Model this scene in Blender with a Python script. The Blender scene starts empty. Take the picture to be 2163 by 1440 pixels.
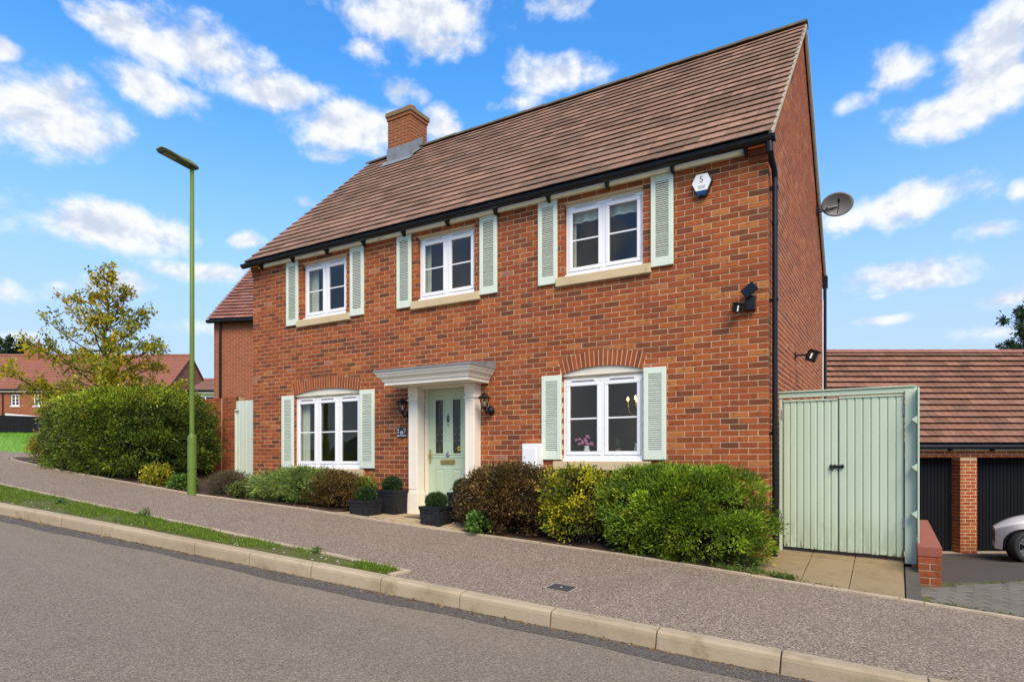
import bpy, math, random
import numpy as np
from mathutils import Vector, Matrix
random.seed(7); rng = np.random.default_rng(7)
R = math.radians
scene = bpy.context.scene
COL = scene.collection

# ---------------------------------------------------------------- camera
AL = 0.5430                      # camera yaw against the house front
CA, SA = math.cos(AL), math.sin(AL)
CAMX, CAMY = 10.9636, -8.1781    # world: x along the front, y into the house, z = 0 at eye height
FPX, PX, PY = 1342.8, 1081.5, 967.35
cam = bpy.data.cameras.new('camera'); camo = bpy.data.objects.new('camera', cam); COL.objects.link(camo)
cam.sensor_width = 36; cam.lens = FPX / 2163 * 36
cam.shift_y = (PY - 720) / 2163; cam.clip_end = 2000; cam.clip_start = .05
camo.location = (CAMX, CAMY, 0); camo.rotation_euler = (R(90), 0, AL)
scene.camera = camo

# ---------------------------------------------------------------- sky, sun, exposure
SUN_EL, SUN_AZ = 46.0, 136.0     # degrees; azimuth clockwise from +y
SKY_S = 0.062
world = bpy.data.worlds.new('World'); scene.world = world; world.use_nodes = True
class NT:
    def __init__(s, t): s.t = t; t.nodes.clear()
    def n(s, typ, **kw):
        nd = s.t.nodes.new(typ)
        for k, v in kw.items(): setattr(nd, k, v)
        return nd
    def l(s, a, b): s.t.links.new(a, b)
    def put(s, sock, v):
        if hasattr(v, 'is_linked') or isinstance(v, bpy.types.NodeSocket): s.l(v, sock)
        else: sock.default_value = v
    def m(s, op, a, b=None, c=None, clamp=False):
        nd = s.n('ShaderNodeMath', operation=op); nd.use_clamp = clamp
        s.put(nd.inputs[0], a)
        if b is not None: s.put(nd.inputs[1], b)
        if c is not None: s.put(nd.inputs[2], c)
        return nd.outputs[0]
    def v(s, op, a, b=None):
        nd = s.n('ShaderNodeVectorMath', operation=op); s.put(nd.inputs[0], a)
        if b is not None: s.put(nd.inputs[1], b)
        return nd.outputs['Value'] if op in ('LENGTH', 'DOT_PRODUCT') else nd.outputs[0]
    def mix(s, f, a, b, bt='MIX'):
        nd = s.n('ShaderNodeMix', data_type='RGBA', blend_type=bt); nd.clamp_factor = True
        s.put(nd.inputs[0], f)
        for i, x in ((6, a), (7, b)):
            s.put(nd.inputs[i], x if not isinstance(x, tuple) else (x + (1,) if len(x) == 3 else x))
        return nd.outputs[2]
    def ramp(s, f, stops, interp='LINEAR'):
        nd = s.n('ShaderNodeValToRGB'); cr = nd.color_ramp; cr.interpolation = interp
        while len(cr.elements) > 1: cr.elements.remove(cr.elements[-1])
        for i, (p, c) in enumerate(stops):
            e = cr.elements[0] if i == 0 else cr.elements.new(p)
            e.position = p; e.color = c + (1,) if len(c) == 3 else c
        s.put(nd.inputs[0], f); return nd.outputs[0]
    def noise(s, vec, scale, detail=4, rough=.55, dist=0, color=False):
        nd = s.n('ShaderNodeTexNoise'); nd.inputs['Scale'].default_value = scale
        nd.inputs['Detail'].default_value = detail; nd.inputs['Roughness'].default_value = rough
        nd.inputs['Distortion'].default_value = dist
        if vec is not None: s.l(vec, nd.inputs['Vector'])
        return nd.outputs[1 if color else 0]
    def smooth(s, x, a, b):
        nd = s.n('ShaderNodeMapRange', interpolation_type='SMOOTHSTEP'); s.put(nd.inputs[0], x)
        nd.inputs[1].default_value = a; nd.inputs[2].default_value = b
        return nd.outputs[0]

def build_world():
    w = NT(world.node_tree)
    out = w.n('ShaderNodeOutputWorld'); bg = w.n('ShaderNodeBackground')
    sky = w.n('ShaderNodeTexSky', sky_type='NISHITA'); sky.sun_disc = False
    sky.sun_elevation = R(SUN_EL); sky.sun_rotation = R(SUN_AZ)
    sky.altitude = 100; sky.air_density = 1.0; sky.dust_density = .25; sky.ozone_density = 3.0
    tc = w.n('ShaderNodeTexCoord').outputs['Generated']
    sp = w.n('ShaderNodeSeparateXYZ'); w.l(tc, sp.inputs[0]); dx, dy, dz = sp.outputs
    X = w.m('ADD', w.m('MULTIPLY', dx, CA), w.m('MULTIPLY', dy, SA))
    Z = w.m('ADD', w.m('MULTIPLY', dx, -SA), w.m('MULTIPLY', dy, CA))
    az = w.m('ARCTAN2', X, Z); el = w.m('ARCSINE', dz)
    cv = w.n('ShaderNodeCombineXYZ'); w.l(az, cv.inputs[0]); w.l(el, cv.inputs[1])
    p = cv.outputs[0]
    st = w.n('ShaderNodeVectorMath', operation='MULTIPLY'); w.l(p, st.inputs[0]); st.inputs[1].default_value = (1, 1.35, 1)
    ps = st.outputs[0]
    warp = w.noise(ps, 5, 3, .5, color=True)
    wv = w.v('SUBTRACT', warp, (.5, .5, .5)); sc = w.n('ShaderNodeVectorMath', operation='SCALE'); w.l(wv, sc.inputs[0]); sc.inputs[3].default_value = .055
    pw = w.v('ADD', p, sc.outputs[0])
    # clouds of this afternoon: where each bank stands (azimuth, elevation from a photo bearing) and how wide it is
    blobs = [(100,245,165,88,1.05),(0,120,50,28,.8),(250,60,120,50,1),(420,110,160,75,1),(340,185,120,48,.9),(600,190,130,42,.9),
             (870,30,190,70,1),(930,100,80,40,.8),(770,95,45,34,.7),(745,265,150,62,1.1),(835,185,55,36,.8),(930,258,48,40,.9),
             (700,325,60,24,.7),(1160,170,115,44,.9),(1085,218,70,22,.7),(1190,20,95,45,.6),(2110,130,125,130,1.15),
             (2010,235,170,60,1),(1890,140,85,60,.75),(1800,215,60,28,.65),(1930,275,90,30,.8),(1910,440,190,50,1),
             (2090,497,70,24,.8),(2160,410,35,30,.7),(1915,590,170,40,1),(1858,684,60,12,.8),(2110,640,80,22,.8),(2110,705,90,24,.8),
             (240,470,215,64,1.1),(512,507,40,20,.8),(450,583,120,32,.9),(440,700,100,26,.7),(30,600,60,30,.8),
             (260,610,100,28,.8),(140,600,70,24,.6),(50,700,90,26,.6),(655,430,40,18,.7),(1850,630,60,14,.5)]
    f = None
    for (x, y, rx, ry, wt) in blobs:
        a = math.atan2(x - PX, FPX); hyp = math.hypot(x - PX, FPX); e = math.atan2(PY - y, hyp)
        ra = .93 * rx / FPX * math.cos(a) ** 2; re = .94 * ry / hyp * math.cos(e) ** 2
        d = w.n('ShaderNodeVectorMath', operation='SUBTRACT'); w.l(pw, d.inputs[0]); d.inputs[1].default_value = (a, e, 0)
        q = w.n('ShaderNodeVectorMath', operation='MULTIPLY'); w.l(d.outputs[0], q.inputs[0]); q.inputs[1].default_value = (1 / ra, 1 / re, 0)
        ln = w.v('LENGTH', q.outputs[0])
        g = w.m('MULTIPLY_ADD', ln, -.72 * wt, wt)
        f = g if f is None else w.m('MAXIMUM', f, g)
    # the same broken cloud all round the rest of the sky
    gen = w.m('MULTIPLY_ADD', w.noise(ps, 3.2, 2, .5), 3.6, -1.75)
    outm = w.m('MAXIMUM', w.smooth(w.m('ABSOLUTE', az), .66, .8), w.smooth(el, .62, .72))
    f = w.m('ADD', w.m('MULTIPLY', f, w.m('SUBTRACT', 1, outm)), w.m('MULTIPLY', gen, outm))
    fb = w.noise(ps, 12, 7, .60, .15)
    dens = w.m('ADD', f, w.m('MULTIPLY_ADD', fb, 1.7, -.98))
    # the same field a little higher up: thick tops lit, bases greyer
    up = w.v('ADD', ps, (.01, .022, 0)); fb2 = w.noise(up, 12, 4, .60, .15)
    alpha = w.smooth(dens, -.02, .58)
    lit = w.smooth(w.m('ADD', w.m('SUBTRACT', fb, fb2), w.m('MULTIPLY', dens, -.07)), -.17, .06)
    wht = w.mix(lit, (3.1, 3.45, 4.05), (4.85, 4.9, 5.0))
    hz = w.smooth(el, .34, 0.0)
    tint = w.mix(hz, (.46, 1.10, 1.52), (.75, 1.0, 1.2))
    skc = w.mix(1.0, sky.outputs[0], tint, 'MULTIPLY')
    skc = w.mix(w.m('MULTIPLY', w.smooth(el, .56, .02), .96), skc, (2.75, 3.35, 4.35))
    colr = w.mix(w.m('MULTIPLY', alpha, w.m('MULTIPLY_ADD', hz, -.25, .97)), skc, wht)
    w.l(colr, bg.inputs[0]); bg.inputs[1].default_value = SKY_S
    w.l(bg.outputs[0], out.inputs[0])
build_world()
world.cycles.sampling_method = 'MANUAL'; world.cycles.sample_map_resolution = 256
sun = bpy.data.lights.new('sun', 'SUN'); suno = bpy.data.objects.new('sun', sun); COL.objects.link(suno)
sun.energy = 1.5; sun.angle = R(36); sun.color = (1, .82, .57)
_a, _e = R(SUN_AZ), R(SUN_EL)
sdir = Vector((math.sin(_a) * math.cos(_e), math.cos(_a) * math.cos(_e), math.sin(_e)))
suno.rotation_euler = sdir.to_track_quat('Z', 'Y').to_euler()
vs = scene.view_settings; vs.view_transform = 'Standard'; vs.look = 'None'; vs.exposure = 1.76; vs.gamma = 1; vs.use_curve_mapping = False
scene.render.engine = 'CYCLES'
scene.cycles.max_bounces = 5; scene.cycles.diffuse_bounces = 4; scene.cycles.glossy_bounces = 2; scene.cycles.transparent_max_bounces = 12; scene.cycles.use_denoising = True

# ---------------------------------------------------------------- helpers
def at(px, py, Z):
    X = (px - PX) / FPX * Z
    return Vector((CAMX + X * CA - Z * SA, CAMY + X * SA + Z * CA, -(py - PY) / FPX * Z))
def vw(X, Z, z=0): return Vector((CAMX + X * CA - Z * SA, CAMY + X * SA + Z * CA, z))
def depth(x, y): return -(x - CAMX) * SA + (y - CAMY) * CA

class MB:
    def __init__(s): s.v = []; s.f = []; s.r = []; s.mi = []; s.sm = []
    def add(s, vs_, fs_, r=0., mi=0, smooth=False):
        b = len(s.v); s.v += [tuple(v) for v in vs_]; s.r += [r] * len(vs_)
        for f in fs_: s.f.append(tuple(i + b for i in f)); s.mi.append(mi); s.sm.append(smooth)
    def box(s, x0, x1, y0, y1, z0, z1, r=0., mi=0):
        s.add([(x0,y0,z0),(x1,y0,z0),(x1,y1,z0),(x0,y1,z0),(x0,y0,z1),(x1,y0,z1),(x1,y1,z1),(x0,y1,z1)],
              [(0,3,2,1),(4,5,6,7),(0,1,5,4),(1,2,6,5),(2,3,7,6),(3,0,4,7)], r, mi)
        return s
    def bbox(s, x0, x1, y0, y1, z0, z1, b=.004, r=0., mi=0):
        # box with chamfered edges
        b = min(b, (x1-x0)*.45, (y1-y0)*.45, (z1-z0)*.45)
        vs_ = []; idx = {}
        for i, x in enumerate((x0, x1)):
            for j, y in enumerate((y0, y1)):
                for k, z in enumerate((z0, z1)):
                    sx = b if i == 0 else -b; sy = b if j == 0 else -b; sz = b if k == 0 else -b
                    idx[i,j,k] = len(vs_); vs_ += [(x, y+sy, z+sz), (x+sx, y, z+sz), (x+sx, y+sy, z)]
        F = []
        def q(a, *l): F.append(tuple(idx[t] + a for t in l))
        q(0,(0,0,0),(0,0,1),(0,1,1),(0,1,0)); q(0,(1,0,0),(1,1,0),(1,1,1),(1,0,1))
        q(1,(0,0,0),(1,0,0),(1,0,1),(0,0,1)); q(1,(0,1,0),(0,1,1),(1,1,1),(1,1,0))
        q(2,(0,0,0),(0,1,0),(1,1,0),(1,0,0)); q(2,(0,0,1),(1,0,1),(1,1,1),(0,1,1))
        def e(a, b2, p1, p2): F.append((idx[p1]+a, idx[p2]+a, idx[p2]+b2, idx[p1]+b2))
        for j in (0,1):
            for k in (0,1): e(1, 2, (0,j,k), (1,j,k))
        for i in (0,1):
            for k in (0,1): e(0, 2, (i,0,k), (i,1,k))
        for i in (0,1):
            for j in (0,1): e(0, 1, (i,j,0), (i,j,1))
        for c in idx: F.append((idx[c], idx[c]+1, idx[c]+2))
        s.add(vs_, F, r, mi); return s
    def tube(s, pts, rad, n=8, r=0., mi=0, cap=True, smooth=True):
        pts = [Vector(p) for p in pts]
        if not isinstance(rad, (list, tuple)): rad = [rad] * len(pts)
        vs_ = []; ref = Vector((0, 0, 1))
        for i, p in enumerate(pts):
            t = (pts[min(i+1, len(pts)-1)] - pts[max(i-1, 0)]).normalized()
            a = t.cross(ref if abs(t.dot(ref)) < .95 else Vector((1, 0, 0))).normalized(); b2 = t.cross(a)
            for k in range(n):
                an = 2 * math.pi * k / n; vs_.append(p + (a * math.cos(an) + b2 * math.sin(an)) * rad[i])
        F = []
        for i in range(len(pts)-1):
            for k in range(n): F.append((i*n+k, i*n+(k+1) % n, (i+1)*n+(k+1) % n, (i+1)*n+k))
        s.add(vs_, F, r, mi, smooth)
        if cap:
            s.add(vs_[:n], [tuple(range(n))[::-1]], r, mi); s.add(vs_[-n:], [tuple(range(n))], r, mi)
        return s
    def lathe(s, prof, n=16, o=(0,0,0), r=0., mi=0, axis='z', smooth=True):
        vs_ = []
        for (ra, h) in prof:
            for k in range(n):
                an = 2*math.pi*k/n; c_, s_ = math.cos(an)*ra, math.sin(an)*ra
                vs_.append((o[0]+c_, o[1]+s_, o[2]+h) if axis == 'z' else ((o[0]+c_, o[1]+h, o[2]+s_) if axis == 'y' else (o[0]+h, o[1]+c_, o[2]+s_)))
        F = [(i*n+k, i*n+(k+1) % n, (i+1)*n+(k+1) % n, (i+1)*n+k) for i in range(len(prof)-1) for k in range(n)]
        s.add(vs_, F, r, mi, smooth); return s
    def prism(s, poly, d0, d1, axis='y', r=0., mi=0):
        n = len(poly)
        def P(a, b, d): return (a, d, b) if axis == 'y' else ((d, a, b) if axis == 'x' else (a, b, d))
        vs_ = [P(a, b, d0) for a, b in poly] + [P(a, b, d1) for a, b in poly]
        F = [tuple(range(n)), tuple(range(2*n-1, n-1, -1))] + [(i, i+n, (i+1) % n+n, (i+1) % n) for i in range(n)]
        s.add(vs_, F, r, mi); return s
    def mesh(s, name, mats):
        me = bpy.data.meshes.new(name); me.from_pydata(s.v, [], s.f)
        for m_ in (mats if isinstance(mats, (list, tuple)) else [mats]): me.materials.append(m_)
        if any(s.mi): me.polygons.foreach_set('material_index', s.mi)
        if any(s.sm): me.polygons.foreach_set('use_smooth', s.sm)
        at_ = me.attributes.new('rnd', 'FLOAT', 'POINT'); at_.data.foreach_set('value', s.r)
        me.update(); return me
    def build(s, name, mats, parent=None, recalc=True):
        me = s.mesh(name, mats)
        if recalc:
            import bmesh
            bm = bmesh.new(); bm.from_mesh(me); bmesh.ops.recalc_face_normals(bm, faces=bm.faces); bm.to_mesh(me); bm.free()
        o = bpy.data.objects.new(name, me); COL.objects.link(o)
        if parent is not None: o.parent = parent
        return o
def inst(name, me, parent=None, loc=(0,0,0), rot=None):
    o = bpy.data.objects.new(name, me); COL.objects.link(o); o.location = loc
    if rot is not None: o.rotation_euler = rot
    if parent is not None: o.parent = parent
    return o
def tag(o, label, cat, group=None, kind=None):
    o['label'] = label; o['category'] = cat
    if group: o['group'] = group
    if kind: o['kind'] = kind
    return o
def thing(name, label, cat, loc=(0,0,0), rz=0, group=None):
    o = bpy.data.objects.new(name, None); COL.objects.link(o); o.location = loc; o.rotation_euler = (0, 0, rz)
    o.empty_display_size = .1
    return tag(o, label, cat, group)
def struct(o): o['kind'] = 'structure'; return o
def stuff(o): o['kind'] = 'stuff'; return o
def copy_tree(o, parent=None):
    c = o.copy(); COL.objects.link(c); c.parent = parent
    for ch in [x for x in bpy.data.objects if x.parent == o]: copy_tree(ch, c)
    return c

# ---------------------------------------------------------------- materials
def material(name):
    m_ = bpy.data.materials.new(name); m_.use_nodes = True
    t = NT(m_.node_tree); o = t.n('ShaderNodeOutputMaterial'); b = t.n('ShaderNodeBsdfPrincipled'); t.l(b.outputs[0], o.inputs[0])
    return m_, t, b, o
def bump(t, b, h, strength=.3, dist=.01):
    nd = t.n('ShaderNodeBump'); nd.inputs['Strength'].default_value = strength; nd.inputs['Distance'].default_value = dist
    t.l(h, nd.inputs['Height']); t.l(nd.outputs[0], b.inputs['Normal'])
def pos(t): return t.n('ShaderNodeNewGeometry').outputs['Position']
def paint(name, col, rough=.5, var=.12, scale=6, bmp=.05, spec=.5, metal=0, dirt=None, fine=60):
    m_, t, b, o = material(name); p = pos(t)
    n1 = t.noise(p, scale, 5, .6); n2 = t.noise(p, fine, 3, .6)
    c = t.mix(t.m('MULTIPLY', n1, 1), tuple(x * (1 - var) for x in col), tuple(min(1, x * (1 + var)) for x in col))
    if dirt is not None:
        n3 = t.noise(p, scale * .8, 8, .7); c = t.mix(t.smooth(n3, .52, .75), c, dirt)
    t.l(c, b.inputs['Base Color']); b.inputs['Roughness'].default_value = rough; b.inputs['Metallic'].default_value = metal
    b.inputs['Specular IOR Level'].default_value = spec
    t.l(t.m('MULTIPLY_ADD', n2, .2, rough - .1), b.inputs['Roughness'])
    if bmp: bump(t, b, n2, bmp, .004)
    return m_
def attr(t, n='rnd'):
    a = t.n('ShaderNodeAttribute'); a.attribute_name = n; return a.outputs['Fac']
def brick_mat(name='brick', gain=1.0, dull=0.):
    m_, t, b, o = material(name); p = pos(t); r = attr(t)
    g = lambda c: tuple(x * gain for x in c)
    base = t.ramp(r, [(0, g((.11,.040,.022))), (.05, g((.14,.046,.022))), (.15, g((.20,.054,.021))), (.36, g((.28,.064,.021))),
                      (.60, g((.325,.076,.022))), (.78, g((.37,.10,.026))), (.90, g((.31,.077,.025))), (.97, g((.42,.15,.04))), (1, g((.34,.15,.10)))])
    n1 = t.noise(p, 14, 4, .6); n2 = t.noise(p, 130, 3, .65); n3 = t.noise(p, 1.1, 3, .5)
    base = t.mix(t.m('MULTIPLY', t.smooth(t.noise(p, .55, 5, .6), .42, .68), .30), base, g((.22,.062,.026)))
    c = t.mix(t.m('MULTIPLY', t.smooth(n1, .50, .74), .85), base, g((.10,.038,.022)))
    c = t.mix(t.m('MULTIPLY', t.smooth(n2, .48, .78), .35), c, g((.42,.15,.05)))
    c = t.mix(t.m('MULTIPLY', t.smooth(n3, .58, .8), .13), c, g((.42,.20,.12)))
    mps = t.n('ShaderNodeMapping'); mps.inputs['Scale'].default_value = (5, 5, .45); t.l(p, mps.inputs[0])
    c = t.mix(t.m('MULTIPLY', t.smooth(t.noise(mps.outputs[0], 1, 5, .65), .58, .78), .35), c, g((.13,.050,.026)))
    if dull: c = t.mix(dull, c, (.33,.17,.085))
    t.l(c, b.inputs['Base Color']); b.inputs['Roughness'].default_value = .85; b.inputs['Specular IOR Level'].default_value = .25
    bump(t, b, t.m('ADD', n2, t.m('MULTIPLY', n1, .6)), .45, .004); return m_
def mortar_mat():
    m_, t, b, o = material('mortar'); p = pos(t)
    n = t.noise(p, 200, 3, .6); n1 = t.noise(p, 2.2, 4, .6)
    c = t.mix(n, (.50,.345,.195), (.68,.49,.30)); c = t.mix(t.m('MULTIPLY', t.smooth(n1, .5, .75), .6), c, (.42,.27,.15))
    t.l(c, b.inputs['Base Color']); b.inputs['Roughness'].default_value = .95
    bump(t, b, n, .5, .003); return m_
def tile_mat(name, cols, moss=.5, gain=1.0):
    m_, t, b, o = material(name); p = pos(t); r = attr(t)
    base = t.ramp(r, [(i / (len(cols) - 1), tuple(x * gain for x in c)) for i, c in enumerate(cols)])
    n1 = t.noise(p, 7, 5, .65); n2 = t.noise(p, 60, 4, .65); n3 = t.noise(p, 1.3, 4, .6)
    c = t.mix(t.m('MULTIPLY', t.smooth(n1, .45, .75), .5), base, tuple(x * .55 for x in cols[0]))
    c = t.mix(t.m('MULTIPLY', t.smooth(n3, .52, .75), moss), c, (.20,.16,.12))
    c = t.mix(t.m('MULTIPLY', t.smooth(n2, .58, .8), .45), c, (.44,.30,.23))
    t.l(c, b.inputs['Base Color']); b.inputs['Roughness'].default_value = .8; b.inputs['Specular IOR Level'].default_value = .3
    bump(t, b, n2, .4, .004); return m_
def far_brick(name, col=(.30,.085,.035), mort=(.42,.25,.14), scale=1.0):
    m_, t, b, o = material(name); tc = t.n('ShaderNodeTexCoord').outputs['Object']
    sp = t.n('ShaderNodeSeparateXYZ'); t.l(tc, sp.inputs[0]); cb = t.n('ShaderNodeCombineXYZ')
    t.l(t.m('ADD', sp.outputs[0], sp.outputs[1]), cb.inputs[0]); t.l(sp.outputs[2], cb.inputs[1])
    br = t.n('ShaderNodeTexBrick'); t.l(cb.outputs[0], br.inputs['Vector'])
    br.inputs['Scale'].default_value = scale; br.inputs['Brick Width'].default_value = .225; br.inputs['Row Height'].default_value = .075
    br.inputs['Mortar Size'].default_value = .006; br.inputs['Color1'].default_value = col + (1,); br.inputs['Color2'].default_value = tuple(x * .55 for x in col) + (1,)
    br.inputs['Mortar'].default_value = mort + (1,); br.inputs['Bias'].default_value = -.3
    n = t.noise(tc, 3, 4, .6); c = t.mix(t.m('MULTIPLY', n, .5), br.outputs[0], tuple(x * .7 for x in col))
    t.l(c, b.inputs['Base Color']); b.inputs['Roughness'].default_value = .9; return m_
def far_tiles(name, col=(.24,.085,.05)):
    m_, t, b, o = material(name); tc = t.n('ShaderNodeTexCoord').outputs['Object']
    sp = t.n('ShaderNodeSeparateXYZ'); t.l(tc, sp.inputs[0])
    fr = t.m('FRACT', t.m('DIVIDE', sp.outputs[2], .22)); n = t.noise(tc, 2.5, 5, .6)
    c = t.mix(n, tuple(x * .7 for x in col), tuple(x * 1.3 for x in col)); c = t.mix(t.smooth(fr, .80, .90), c, tuple(x * .35 for x in col))
    t.l(c, b.inputs['Base Color']); b.inputs['Roughness'].default_value = .85
    bump(t, b, fr, .5, .02); return m_
def asphalt(name, c0, c1, spark, fleck=.5, sc=1.0, patch=None, wear=False):
    m_, t, b, o = material(name); p = pos(t)
    v = t.n('ShaderNodeTexVoronoi'); v.inputs['Scale'].default_value = 150 * sc; t.l(p, v.inputs['Vector'])
    v2 = t.n('ShaderNodeTexVoronoi'); v2.inputs['Scale'].default_value = 80 * sc; t.l(p, v2.inputs['Vector'])
    rc = t.n('ShaderNodeSeparateColor'); t.l(v.outputs['Color'], rc.inputs[0])
    rc2 = t.n('ShaderNodeSeparateColor'); t.l(v2.outputs['Color'], rc2.inputs[0])
    n1 = t.noise(p, 1.1, 7, .62); n2 = t.noise(p, 300 * sc, 2, .6); n4 = t.noise(p, 24 * sc, 5, .7)
    c = t.mix(t.m('MULTIPLY_ADD', t.m('SUBTRACT', rc.outputs[0], .5), 1.25, .5, clamp=True), c0, c1)
    c = t.mix(t.m('MULTIPLY', t.smooth(rc2.outputs[1], .72, .96), fleck), c, spark)
    c = t.mix(t.m('MULTIPLY', t.smooth(rc.outputs[2], .84, .99), fleck), c, tuple(min(1, x * 1.5) for x in spark))
    c = t.mix(t.m('MULTIPLY', t.smooth(rc2.outputs[2], .80, .97), fleck * .8), c, tuple(x * .45 for x in c0))
    c = t.mix(t.m('MULTIPLY', t.smooth(n4, .45, .75), .22), c, tuple(x * .7 for x in c0))
    c = t.mix(t.m('MULTIPLY', t.smooth(n1, .50, .75), .20), c, tuple(x * .7 for x in c0))
    if wear:   # paler wheel tracks and darker drips along the lane
        mp = t.n('ShaderNodeMapping'); mp.inputs['Rotation'].default_value = (0, 0, -R(4.45)); mp.inputs['Scale'].default_value = (.10, 1.5, 1); t.l(p, mp.inputs[0])
        c = t.mix(t.m('MULTIPLY', t.smooth(t.noise(mp.outputs[0], 1, 4, .6), .45, .72), .28), c, tuple(x * 1.15 for x in c1))
        c = t.mix(t.m('MULTIPLY', t.smooth(t.noise(p, 3.3, 6, .7), .66, .76), .35), c, tuple(x * .6 for x in c0))
    if patch: c = t.mix(t.m('MULTIPLY', t.smooth(t.noise(p, .8, 5, .65), .55, .68), .5), c, patch)
    t.l(c, b.inputs['Base Color']); b.inputs['Roughness'].default_value = .85; b.inputs['Specular IOR Level'].default_value = .2
    h = t.m('ADD', t.m('MULTIPLY', v.outputs['Distance'], -1.4), n2)
    bump(t, b, h, .9, .007); return m_
def concrete(name, c0, c1, stain, moss=None, rough=.85, low=None):
    m_, t, b, o = material(name); p = pos(t)
    n1 = t.noise(p, 2.5, 6, .65); n2 = t.noise(p, 90, 4, .6); n3 = t.noise(p, 9, 6, .7)
    c = t.mix(n2, c0, c1); c = t.mix(t.m('MULTIPLY', t.smooth(n1, .45, .7), .5), c, stain)
    c = t.mix(t.m('MULTIPLY', t.smooth(n3, .55, .75), .45), c, tuple(x * .6 for x in stain))
    if moss: c = t.mix(t.m('MULTIPLY', t.smooth(t.noise(p, 4.1, 7, .7), .55, .70), .55), c, moss)
    r = attr(t); c = t.mix(t.m('MULTIPLY', r, .35), c, tuple(x * .72 for x in c0))
    t.l(c, b.inputs['Base Color']); b.inputs['Roughness'].default_value = rough; b.inputs['Specular IOR Level'].default_value = .25
    bump(t, b, t.m('ADD', n2, n3), .45, .005); return m_
def leaf_mat(name, trans=.25, rough=.55):
    m_, t, b, o = material(name); a = t.n('ShaderNodeAttribute'); a.attribute_name = 'leafcol'
    t.l(a.outputs['Color'], b.inputs['Base Color']); b.inputs['Roughness'].default_value = rough; b.inputs['Specular IOR Level'].default_value = .35
    tr = t.n('ShaderNodeBsdfTranslucent'); t.l(a.outputs['Color'], tr.inputs[0])
    mx = t.n('ShaderNodeMixShader'); mx.inputs[0].default_value = trans; t.l(b.outputs[0], mx.inputs[1]); t.l(tr.outputs[0], mx.inputs[2]); t.l(mx.outputs[0], o.inputs[0])
    return m_
def glass_mat(name='window_glass', tint=(.86,.9,.88)):
    m_, t, b, o = material(name); t.t.nodes.remove(b)
    g = t.n('ShaderNodeBsdfGlossy'); g.inputs['Roughness'].default_value = .015
    tr = t.n('ShaderNodeBsdfTransparent'); tr.inputs[0].default_value = tint + (1,)
    fr = t.n('ShaderNodeFresnel'); fr.inputs[0].default_value = 1.5
    nb = t.n('ShaderNodeBump'); nb.inputs['Strength'].default_value = .04; nb.inputs['Distance'].default_value = .02
    t.l(t.noise(pos(t), 1.5, 2, .5), nb.inputs['Height']); t.l(nb.outputs[0], g.inputs['Normal'])
    bf = t.n('ShaderNodeNewGeometry').outputs['Backfacing']     # the far skin of the thin pane only lets light through
    mx = t.n('ShaderNodeMixShader'); t.l(t.m('MULTIPLY', t.m('MULTIPLY', fr.outputs[0], 1.5), t.m('SUBTRACT', 1, bf)), mx.inputs[0]); t.l(tr.outputs[0], mx.inputs[1]); t.l(g.outputs[0], mx.inputs[2]); t.l(mx.outputs[0], o.inputs[0])
    return m_
def emit(name, col, s):
    m_, t, b, o = material(name); t.t.nodes.remove(b); e = t.n('ShaderNodeEmission'); e.inputs[0].default_value = col + (1,); e.inputs[1].default_value = s
    t.l(e.outputs[0], o.inputs[0]); return m_

M = {}
M['brick'] = brick_mat(); M['cap_brick'] = paint('mossy_cap', (.21,.135,.065), .9, .35, 14, .4, dirt=(.14,.125,.05)); M['brick_garage'] = brick_mat('brick_garage', 1.0); M['brick_old'] = brick_mat('brick_weathered', 1.0, .4); M['mortar'] = mortar_mat()
TC = [(.165,.098,.064), (.205,.120,.078), (.24,.138,.090), (.27,.152,.098), (.33,.190,.128), (.20,.125,.088)]
M['tile'] = tile_mat('roof_tile', TC, .35)
M['tile_red'] = tile_mat('garage_tile', [(.165,.082,.053), (.20,.097,.062), (.225,.108,.07), (.25,.12,.078), (.29,.145,.095)], .3)
M['tile_nb'] = tile_mat('neighbour_tile', [(.20,.085,.06), (.26,.11,.078), (.30,.13,.095), (.33,.15,.11)], .3)
M['ridge'] = paint('ridge_tile', (.105,.085,.06), .85, .35, 5, .4, dirt=(.15,.135,.06))
M['ridge_red'] = paint('ridge_red', (.26,.11,.08), .85, .3, 5, .4, dirt=(.17,.12,.07))
M['felt'] = paint('roof_underlay', (.03,.028,.026), .9)
M['verge'] = paint('verge_mortar', (.46,.41,.31), .9, .25, 9, .4, dirt=(.27,.25,.19))
M['cream'] = paint('cream_paint', (.74,.69,.58), .55, .06, 4, .04, dirt=(.60,.53,.40))
M['porch'] = paint('porch_white', (.82,.755,.635), .5, .04, 4, .03, dirt=(.72,.66,.54))
M['fascia'] = paint('fascia_paint', (.62,.57,.42), .6, .1, 5, .04, dirt=(.36,.31,.19))
M['upvc'] = paint('white_upvc', (.82,.82,.84), .28, .03, 6, .01)
M['seal'] = paint('rubber_seal', (.03,.03,.03), .7)
M['mint'] = paint('mint_paint', (.64,.715,.60), .5, .06, 4, .05)
M['mint_door'] = paint('mint_door', (.44,.535,.38), .45, .04, 4, .03)
M['mint_old'] = paint('mint_gate_paint', (.44,.53,.395), .55, .07, 3, .08, dirt=(.40,.46,.34))
M['stone'] = concrete('sill_stone', (.54,.42,.25), (.66,.53,.33), (.46,.34,.18))
M['black'] = paint('black_plastic', (.006,.006,.007), .35, .3, 8, .02, spec=.35)
M['iron'] = paint('black_iron', (.008,.008,.009), .55, .3, 8, .1, spec=.3)
M['lead'] = paint('lead_sheet', (.20,.215,.235), .45, .25, 6, .15, dirt=(.12,.13,.145))
M['lamp_green'] = paint('lamp_green', (.115,.18,.028), .5, .1, 3, .02, spec=.3, dirt=(.085,.13,.028))
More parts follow.
